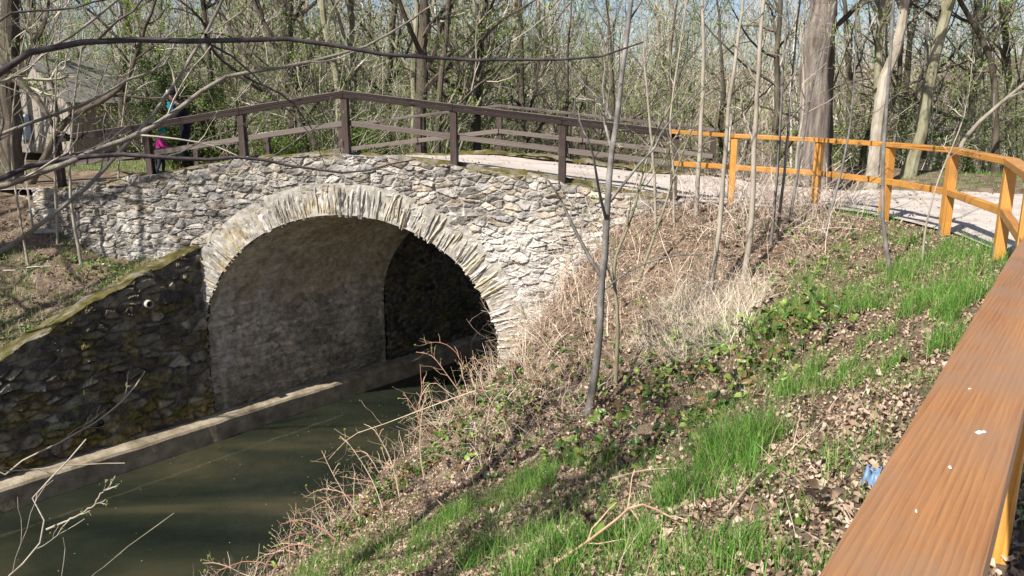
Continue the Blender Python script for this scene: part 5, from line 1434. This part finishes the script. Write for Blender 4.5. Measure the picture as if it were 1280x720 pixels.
# evergreen shrubs
def evergreen(px, Y, wid, hgt, label, n, pal, seed, size=.04):
    r = np.random.default_rng(seed); b = xy_at(px, Y); z = float(H(b[:1], b[1:])[0]); base = np.array([b[0], b[1], z - .05])
    root = empty('evergreen_shrub', base, label, 'shrub', 'leafy shrubs behind the bridge')
    g = np.tile(base, (9, 1)) + r.normal(0, .15, (9, 3)) * [1, 1, 0]; d = r.normal(0, .22, (9, 3)); d[:, 2] = 1
    P, Q = grow(g, d, r.uniform(.7, 1, 9) * hgt, .03, 8, .07, .05, .2, r); a = Acc(); V, f = tubes(P, Q, 5); a.add(V, f); a.build('stem', M['bark_dark'], root)
    P2, Q2 = spawn(P, Q, 26, .08, .98, .9, .22 * wid, .4, 5, .15, .0, .3, r, lmin=.15); c = Acc(); V, f = tubes(P2, Q2, 3); c.add(V, f, col=(.12, .09, .06))
    V, f = leaves_on(P2, n, size, r, spread=.07, aspect=.35); c.add(V, f, col=tint(n, pal, 4, r), mi=1); c.build('foliage', (M['twig'], M['leaf']), root)
EV = [(.035, .065, .014), (.05, .09, .02), (.07, .12, .025), (.09, .15, .03)]
evergreen(222, 20.8, 1.4, 3.6, 'dark green dense evergreen behind the two people', 9000, EV, 1)
evergreen(255, 21.6, 1.2, 3.0, 'lower evergreen right of the dense one behind the people', 6000, EV, 2)
evergreen(350, 20.5, 1.3, 1.3, 'low bright green bush behind the left part of the railing', 3500, [(.14, .24, .035), (.19, .3, .05), (.1, .18, .03)], 3, .035)
evergreen(455, 22.5, 1.5, 1.6, 'loose green bush under the slim trunks behind the crest', 3200, [(.14, .24, .035), (.19, .3, .05), (.1, .18, .03)], 4, .035)
evergreen(700, 23, 1.6, 2.6, 'thin leafy bush behind the right half of the dark railing', 3000, [(.12, .2, .035), (.16, .25, .05), (.09, .15, .03)], 5, .035)
evergreen(905, 19.5, 1.6, 1.6, 'leafy bush beyond the path behind the first golden posts', 2600, [(.12, .2, .035), (.16, .25, .05), (.07, .12, .03)], 6, .035)

# ------------------------------------------------------------------ shed, stand-in far building
M['boards'] = mat_noise('shed_boards', [(0.3, (.20, .17, .145)), (0.5, (.29, .255, .22)), (0.7, (.37, .335, .295))], 5, vec=(6, 6, .3), rough=.9, bump=.6)
M['roofing'] = mat_noise('grey_roofing', [(0.3, (.13, .12, .105)), (0.7, (.24, .225, .2))], 5, rough=.9, bump=.5)
M['dark'] = mat_noise('gap_shade', [(0.3, (.012, .01, .008)), (0.7, (.03, .025, .02))], 4, bump=0)  # near-black sheets behind the boards paint the shade in their gaps
sb = np.array([-14.35, 26.0]); gd, ld = np.array([-.9, .436]), np.array([.436, .9])
gz = CZ - 1.68; GW, LL, EH, RH = 3.0, 3.6, 2.15, 3.35
shed = empty('shed', (*sb, gz), 'old wooden board shed with a grey roof behind the left end of the bridge', 'shed')
def q3(xy, z): return np.array([xy[0], xy[1], z])
def slab_quad(name, pts, th, nrm, mat, parent):
    pts = np.array(pts, float); n = norm(np.array(nrm, float)); k = len(pts)
    V = np.vstack([pts, pts - n * th]); a = Acc()
    f4 = [(i, (i + 1) % k, k + (i + 1) % k, k + i) for i in range(k)]
    bm = bmesh.new(); vs = [bm.verts.new(v) for v in V]
    bm.faces.new(vs[:k]); bm.faces.new(vs[k:][::-1])
    for f in f4: bm.faces.new([vs[i] for i in f])
    bmesh.ops.recalc_face_normals(bm, faces=bm.faces[:]); pl = wloc(parent)
    for v in bm.verts: v.co -= pl
    me = bpy.data.meshes.new(name); bm.to_mesh(me); bm.free(); me.materials.append(mat)
    o = bpy.data.objects.new(name, me); COL.objects.link(o); o.parent = parent; return o
def boards(name, p0, d, L, z0, zt, nrm, parent, step=.15, gap=.012):
    a = Acc(); n = int(L / step); r = np.random.default_rng(8)
    for i in range(n):
        s0, s1 = i * step, (i + 1) * step - gap; th = r.uniform(.018, .03)
        c = [p0 + d * s0, p0 + d * s1]; t0, t1 = zt(s0), zt(s1); zb = z0 + r.uniform(-.03, .03)
        pts = [q3(c[0], zb), q3(c[1], zb), q3(c[1], t1), q3(c[0], t0)]
        nn = np.array([nrm[0], nrm[1], 0]) * th
        V = np.array(pts + [p + nn for p in pts])
        a.add(V, [(4, 5, 6, 7), (0, 3, 2, 1), (0, 1, 5, 4), (1, 2, 6, 5), (2, 3, 7, 6), (3, 0, 4, 7)])
    return a.build(name, M['boards'], parent)
roofz = lambda s: gz + EH + (RH - EH) * (1 - abs(s - GW / 2) / (GW / 2))
gn, ln_ = np.array([-.436, -.9]), np.array([.9, -.436])
slab_quad('backing_wall', [q3(sb, gz + .35), q3(sb + gd * GW, gz + .35), q3(sb + gd * GW, gz + EH), q3(sb + gd * GW / 2, gz + RH), q3(sb, gz + EH)], .05, (*gn, 0), M['dark'], shed)
boards('gable_boards', sb, gd, GW, gz + .35, roofz, gn, shed)
slab_quad('backing_wall', [q3(sb, gz + .35), q3(sb + ld * LL, gz + .35), q3(sb + ld * LL, gz + EH), q3(sb, gz + EH)], .05, (*ln_, 0), M['dark'], shed)
boards('side_boards', sb, ld, LL, gz + .35, lambda s: gz + EH, ln_, shed)
slab_quad('backing_wall', [q3(sb + ld * LL, gz), q3(sb + ld * LL + gd * GW, gz), q3(sb + ld * LL + gd * GW, gz + EH), q3(sb + ld * LL + gd * GW / 2, gz + RH), q3(sb + ld * LL, gz + EH)], .05, (-gn[0], -gn[1], 0), M['boards'], shed)
slab_quad('backing_wall', [q3(sb + gd * GW, gz), q3(sb + ld * LL + gd * GW, gz), q3(sb + ld * LL + gd * GW, gz + EH), q3(sb + gd * GW, gz + EH)], .05, (-ln_[0], -ln_[1], 0), M['boards'], shed)
for sgn, off in ((0, -.28), (1, .28)):
    e0 = sb + gd * (GW * sgn + off); rdg = sb + gd * GW / 2; sl_ = (RH - EH) / (GW / 2); ez = gz + EH + .06 - .28 * sl_
    slab_quad('roof', [q3(e0 - ld * .25, ez), q3(rdg - ld * .25, gz + RH + .06), q3(rdg + ld * (LL + .25), gz + RH + .06), q3(e0 + ld * (LL + .25), ez)], .05, (0, 0, 1), M['roofing'], shed)
for s_ in (.06, GW / 2, GW - .06):
    o = bpy.data.objects.new('support_post', box_mesh('support_post', .12, .12, .42, M['boards'])); COL.objects.link(o); o.parent = shed; o.location = Vector((*(sb + gd * s_ + ld * .06), gz + .15)) - wloc(shed)
# blue tarpaulin hung on the gable
c0 = sb + gd * 1.9 + gn * .08
u_ = np.linspace(0, 1, 14); U, V_ = np.meshgrid(u_, u_, indexing='ij')
xy = c0 + (U * .62)[..., None] * gd + (.03 + .035 * fbm(U * 4, V_ * 2, 0, 610, 3))[..., None] * gn
M['tarp'] = mat_noise('pale_blue_tarp', [(0.3, (.20, .25, .33)), (0.7, (.36, .42, .5))], 3, rough=.5, bump=.2)
o = mk('tarpaulin', np.concatenate([xy, (gz + .75 + V_ * .85)[..., None]], -1), grid_faces(14, 14), mats=M['tarp'], origin=(*c0, gz + .75), smooth=True)
o.modifiers.new('t', 'SOLIDIFY').thickness = .004
tag(o, 'pale blue tarpaulin hanging on the gable boards of the shed', 'tarpaulin')
# made-up white building in place of a pale sunlit patch beyond the path
M['render'] = mat_noise('white_render', [(0.3, (.6, .58, .54)), (0.7, (.74, .72, .69))], 2, bump=.1)
M['glass'] = mat_noise('dark_window', [(0.3, (.02, .025, .03)), (0.7, (.05, .055, .06))], 2, rough=.15, bump=0, spec=.6)
hb = np.array([25.0, 38.5]); hz = float(H(hb[:1], hb[1:])[0]); hd, hn = np.array([.93, -.37]), np.array([-.37, -.93])
standin_house = empty('standin_house', (*hb, hz), 'made-up white building standing in for a pale sunlit patch beyond the gravel path', 'building')
HL, HDp, HH = 7.5, 6.0, 2.3
cn = [hb, hb + hd * HL, hb + hd * HL - hn * HDp, hb - hn * HDp]
for i in range(4):
    a_, b_ = cn[i], cn[(i + 1) % 4]; dd = norm(b_ - a_); nn = np.array([dd[1], -dd[0]])
    slab_quad('wall', [q3(a_, hz - .5), q3(b_, hz - .5), q3(b_, hz + HH), q3(a_, hz + HH)], .15, (*nn, 0), M['render'], standin_house)
rm = (HDp / 2 + .0)
for sg in (0, 1):
    e = (cn[0] + hn * .35, cn[1] + hn * .35) if sg == 0 else (cn[3] - hn * .35, cn[2] - hn * .35)
    rdg = ((cn[0] + cn[3]) / 2, (cn[1] + cn[2]) / 2)
    slab_quad('roof', [q3(e[0] - hd * .3, hz + HH - .1), q3(e[1] + hd * .3, hz + HH - .1), q3(rdg[1] + hd * .3, hz + HH + 1.1), q3(rdg[0] - hd * .3, hz + HH + 1.1)], .12, (0, 0, 1), M['bark_dark'], standin_house)
for s_ in (1.2, 3.4, 5.6):
    w0 = hb + hd * s_ + hn * .012
    wn = slab_quad('window', [q3(w0, hz + 1.0), q3(w0 + hd * .9, hz + 1.0), q3(w0 + hd * .9, hz + 1.95), q3(w0, hz + 1.95)], .05, (*hn, 0), M['glass'], standin_house)

# ------------------------------------------------------------------ people on the bridge
def cloth(name, c, rough=.85):
    c = np.array(c); return mat_noise(name, [(0.3, tuple(c * .7)), (0.7, tuple(c * 1.25))], 9, rough=rough, bump=.35, bscale=30)
M['skin'] = cloth('skin', (.46, .27, .2), .6); M['jacket'] = cloth('dark_jacket', (.013, .013, .017), .95); M['trousers'] = cloth('navy_trousers', (.011, .012, .02), .95); M['boots'] = cloth('dark_boots', (.012, .012, .014), .6)
M['pink'] = cloth('pink_jacket', (.42, .03, .2)); M['teal'] = cloth('teal_hat', (.015, .36, .28)); M['navy'] = cloth('navy_cap', (.012, .012, .028), .95); M['blue_bag'] = cloth('turquoise_bag', (.015, .19, .27)); M['violet'] = cloth('violet_strap', (.12, .1, .42)); M['white'] = cloth('white_badge', (.75, .75, .75)); M['childtr'] = cloth('dark_child_trousers', (.03, .03, .055)); M['hair'] = cloth('brown_hair', (.05, .03, .02))


def figure(loc, yaw, scale, J, E, mats, label, group):
    """one continuous skinned body; J name:(x,y,z,radius,material) in metres, facing +x"""
    names = list(J); me = bpy.data.meshes.new('person')
    me.from_pydata([J[n][:3] for n in names], [(names.index(a), names.index(b)) for a, b in E], [])
    o = bpy.data.objects.new('person_rig', me); COL.objects.link(o)
    sk = o.modifiers.new('skin', 'SKIN'); sk.use_smooth_shade = True
    if not me.skin_vertices: me.skin_vertices.new()
    for i, n in enumerate(names):
        v = me.skin_vertices[0].data[i]; v.radius = (J[n][3],) * 2; v.use_root = (n == 'pelvis')
    su = o.modifiers.new('sub', 'SUBSURF'); su.levels = 2; su.render_levels = 2
    dg = bpy.context.evaluated_depsgraph_get(); dg.update()
    m2 = bpy.data.meshes.new_from_object(o.evaluated_get(dg)); bpy.data.objects.remove(o)
    m2.name = 'person'; m2.materials.clear()
    for m in mats: m2.materials.append(m)
    seg = [(np.array(J[a][:3]), np.array(J[b][:3]), J[b][4]) for a, b in E]
    for p in m2.polygons:
        c = np.array(p.center); best = (9, 0)
        for a, b, mi in seg:
            t = np.clip(np.dot(c - a, b - a) / (np.dot(b - a, b - a) + 1e-9), 0, 1); d = np.linalg.norm(c - a - t * (b - a))
            if d < best[0]: best = (d, mi)
        p.material_index = best[1]; p.use_smooth = True
    ob = bpy.data.objects.new('person', m2); COL.objects.link(ob)
    ob.location = loc; ob.rotation_euler = (0, 0, yaw); ob.scale = (scale,) * 3
    return tag(ob, label, 'person', group)


def hand(J, E, wrist, side, palm, d, up, mi=0):
    """palm with four curled fingers and a thumb"""
    d = norm(np.array(d, float)); up = np.array(up, float); s = np.cross(up, d) * side
    J[palm] = (*palm_p(J, wrist, d, .06), .024, mi); E.append((wrist, palm))
    p = np.array(J[palm][:3])
    for k, (o_, L) in enumerate(((-.026, .062), (-.009, .072), (.009, .068), (.026, .052))):
        a, b = palm + f'f{k}a', palm + f'f{k}b'
        J[a] = (*(p + d * .035 + s * o_), .0095, mi); J[b] = (*(p + d * (.035 + L * .75) + s * o_ - up * .03), .0075, mi)
        E += [(palm, a), (a, b)]
    J[palm + 't'] = (*(p + s * -.045 + d * .01 - up * .02), .010, mi); E.append((palm, palm + 't'))


def palm_p(J, w, d, L): return np.array(J[w][:3]) + d * L


def attach(name, parent, bm_fn, mat, loc, scale=(1, 1, 1), rot=(0, 0, 0)):
    bm = bmesh.new(); bm_fn(bm)
    me = bpy.data.meshes.new(name); bm.to_mesh(me); bm.free(); me.materials.append(mat)
    for p in me.polygons: p.use_smooth = True
    o = bpy.data.objects.new(name, me); COL.objects.link(o); o.parent = parent; o.location = loc; o.scale = scale; o.rotation_euler = rot; return o


def dome(cut):
    def f(bm):
        bmesh.ops.create_uvsphere(bm, u_segments=20, v_segments=14, radius=1)
        bmesh.ops.delete(bm, geom=[v for v in bm.verts if v.co.z < cut], context='VERTS')
    return f
ball = lambda bm: bmesh.ops.create_uvsphere(bm, u_segments=14, v_segments=10, radius=1)
def bag(bm):
    bmesh.ops.create_cube(bm, size=1); bmesh.ops.bevel(bm, geom=bm.edges[:], offset=.22, segments=4, affect='EDGES')


def person_skeleton(mi_top=1, mi_leg=2, mi_boot=3, child=False):
    J = {'pelvis': (-.10, 0, .92, .135, mi_leg), 'waist': (-.05, 0, 1.08, .135, mi_top), 'chest': (.05, 0, 1.27, .15, mi_top), 'collar': (.12, 0, 1.40, .085, mi_top), 'neck': (.16, 0, 1.45, .055, 0), 'jaw': (.21, 0, 1.50, .078, 0), 'head': (.235, 0, 1.57, .098, 0), 'crown': (.24, 0, 1.63, .085, 0), 'nose': (.335, 0, 1.53, .014, 0)}
    E = [('pelvis', 'waist'), ('waist', 'chest'), ('chest', 'collar'), ('collar', 'neck'), ('neck', 'jaw'), ('jaw', 'head'), ('head', 'crown'), ('head', 'nose')]
    for s, sd in ((1, 'l'), (-1, 'r')):
        J['hip' + sd] = (-.10, .10 * s, .86, .10, mi_leg); J['knee' + sd] = (-.01 + .05 * s, .13 * s, .48, .066, mi_leg); J['ankle' + sd] = (-.12 + .1 * s, .15 * s, .10, .046, mi_leg); J['heel' + sd] = (-.12 + .1 * s, .15 * s, .045, .044, mi_boot); J['toe' + sd] = (.06 + .1 * s, .17 * s, .035, .036, mi_boot)
        E += [('pelvis', 'hip' + sd), ('hip' + sd, 'knee' + sd), ('knee' + sd, 'ankle' + sd), ('ankle' + sd, 'heel' + sd), ('heel' + sd, 'toe' + sd)]
        J['sh' + sd] = (.06, .185 * s, 1.34, .07, mi_top); J['el' + sd] = (.16, .25 * s, 1.08, .052, mi_top); J['wr' + sd] = (.36, .17 * s, .98, .036, mi_top)
        E += [('chest', 'sh' + sd), ('sh' + sd, 'el' + sd), ('el' + sd, 'wr' + sd)]
        hand(J, E, 'wr' + sd, s, 'palm' + sd, (.9, -.25 * s, -.3), (.3, 0, .95))
    return J, E


def deck_at(x, y):
    s = ((x - B0[0]) * A[1] - (y - B0[1]) * A[0]) / den; t = (BD[0] * (y - B0[1]) - BD[1] * (x - B0[0])) / den
    return float(deck_z(np.array([s]))[0] - .06 - .04 * t * sstep(-9, -6, np.array([s]))[0] * sstep(2, 0, np.array([s]))[0])


ax, ay = -6.78, 16.35
J, E = person_skeleton()
for k in ('waist', 'chest', 'collar', 'neck', 'jaw', 'head', 'crown', 'nose', 'shl', 'shr'):
    v = J[k]; J[k] = (v[0] - .52 * max(0, v[2] - .92) * .4, *v[1:])
ad = figure((ax, ay, deck_at(ax, ay)), R_(215), 1.0, J, E, [M['skin'], M['jacket'], M['trousers'], M['boots']], 'adult in a dark jacket and navy cap bending over a small child on the bridge', 'people on the bridge')
attach('cap', ad, dome(-.15), M['navy'], (0.094, 0, 1.60), (.118, .112, .105), (0, R_(12), 0))
attach('cap_visor', ad, ball, M['navy'], (0.222, 0, 1.585), (.085, .075, .012), (0, R_(20), 0))
attach('cap_badge', ad, ball, M['white'], (0.194, 0, 1.645), (.012, .03, .026), (0, R_(-20), 0))
attach('hair', ad, dome(-.6), M['hair'], (0.075, 0, 1.545), (.105, .106, .11), (0, R_(-40), 0))
for s_ in (1, -1): attach('eye', ad, ball, M['boots'], (0.186, .034 * s_, 1.555), (.012, .014, .009))
attach('scarf', ad, bag, M['blue_bag'], (0.139, .02, 1.31), (.12, .22, .26), (0, R_(15), 0))
attach('hood', ad, ball, M['jacket'], (-0.056, 0, 1.43), (.09, .13, .07), (0, R_(20), 0))
attach('strap', ad, bag, M['violet'], (0.103, .07, 1.22), (.05, .05, .30), (0, R_(24), 0))
cx, cy = -7.13, 16.15
J, E = person_skeleton(1, 2, 3)
J2 = {}
for k, v in J.items():                                              # child: bigger head, shorter legs, upright
    x, y, z, r, m_ = v
    x = x - .12 * max(0, (z - .9)) / .7; J2[k] = (x, y * 1.05, z, r * (1.28 if z > 1.44 else 1.18 if r > .02 else 1.1), m_)
ch = figure((cx, cy, deck_at(cx, cy)), R_(15), .535, J2, E, [M['skin'], M['pink'], M['childtr'], M['boots']], 'small child in a pink jacket and teal hat standing before the adult', 'people on the bridge')
attach('hat', ch, dome(-.25), M['teal'], (.125, 0, 1.60), (.152, .15, .16))
for s_ in (1, -1): attach('eye', ch, ball, M['boots'], (.24, .045 * s_, 1.54), (.014, .016, .011))

# ------------------------------------------------------------------ camera, light, world
cam = bpy.data.cameras.new('camera'); cam.sensor_width = 36; cam.lens = F / 1280 * 36; cam.clip_end = 2000; cam.clip_start = .02
co = bpy.data.objects.new('camera', cam); COL.objects.link(co)
co.location = (0, 0, CZ); co.rotation_euler = (math.pi / 2 - TH, 0, 0); scene.camera = co

SUN_AZ = np.array([-.682, -.731]); SUN_AZ = SUN_AZ / np.linalg.norm(SUN_AZ)
EL = R_(44)
sd = Vector((SUN_AZ[0] * math.cos(EL), SUN_AZ[1] * math.cos(EL), math.sin(EL)))
sl = bpy.data.lights.new('sun', 'SUN'); sl.energy = 5.0; sl.angle = R_(.53); sl.color = (1, .95, .87)
so = bpy.data.objects.new('sun', sl); COL.objects.link(so); so.rotation_euler = sd.to_track_quat('Z', 'Y').to_euler(); so.location = (-20, -20, 30)
wd = bpy.data.worlds.new('World'); scene.world = wd; wd.use_nodes = True
nt = wd.node_tree; bg = nt.nodes['Background']
sky = nt.nodes.new('ShaderNodeTexSky'); sky.sky_type = 'NISHITA'; sky.sun_disc = False
sky.sun_elevation = EL; sky.sun_rotation = math.atan2(sd.x, sd.y); sky.air_density = 1.0; sky.dust_density = 1.2; sky.ozone_density = 2.0
nt.links.new(sky.outputs[0], bg.inputs[0]); bg.inputs[1].default_value = .07
scene.view_settings.view_transform = 'Standard'; scene.view_settings.look = 'None'; scene.view_settings.gamma = 1; scene.view_settings.exposure = 0.86
scene.cycles.use_denoising = True
scene.cycles.max_bounces = 6; scene.cycles.transparent_max_bounces = 4
scene.cycles.sample_clamp_indirect = 6
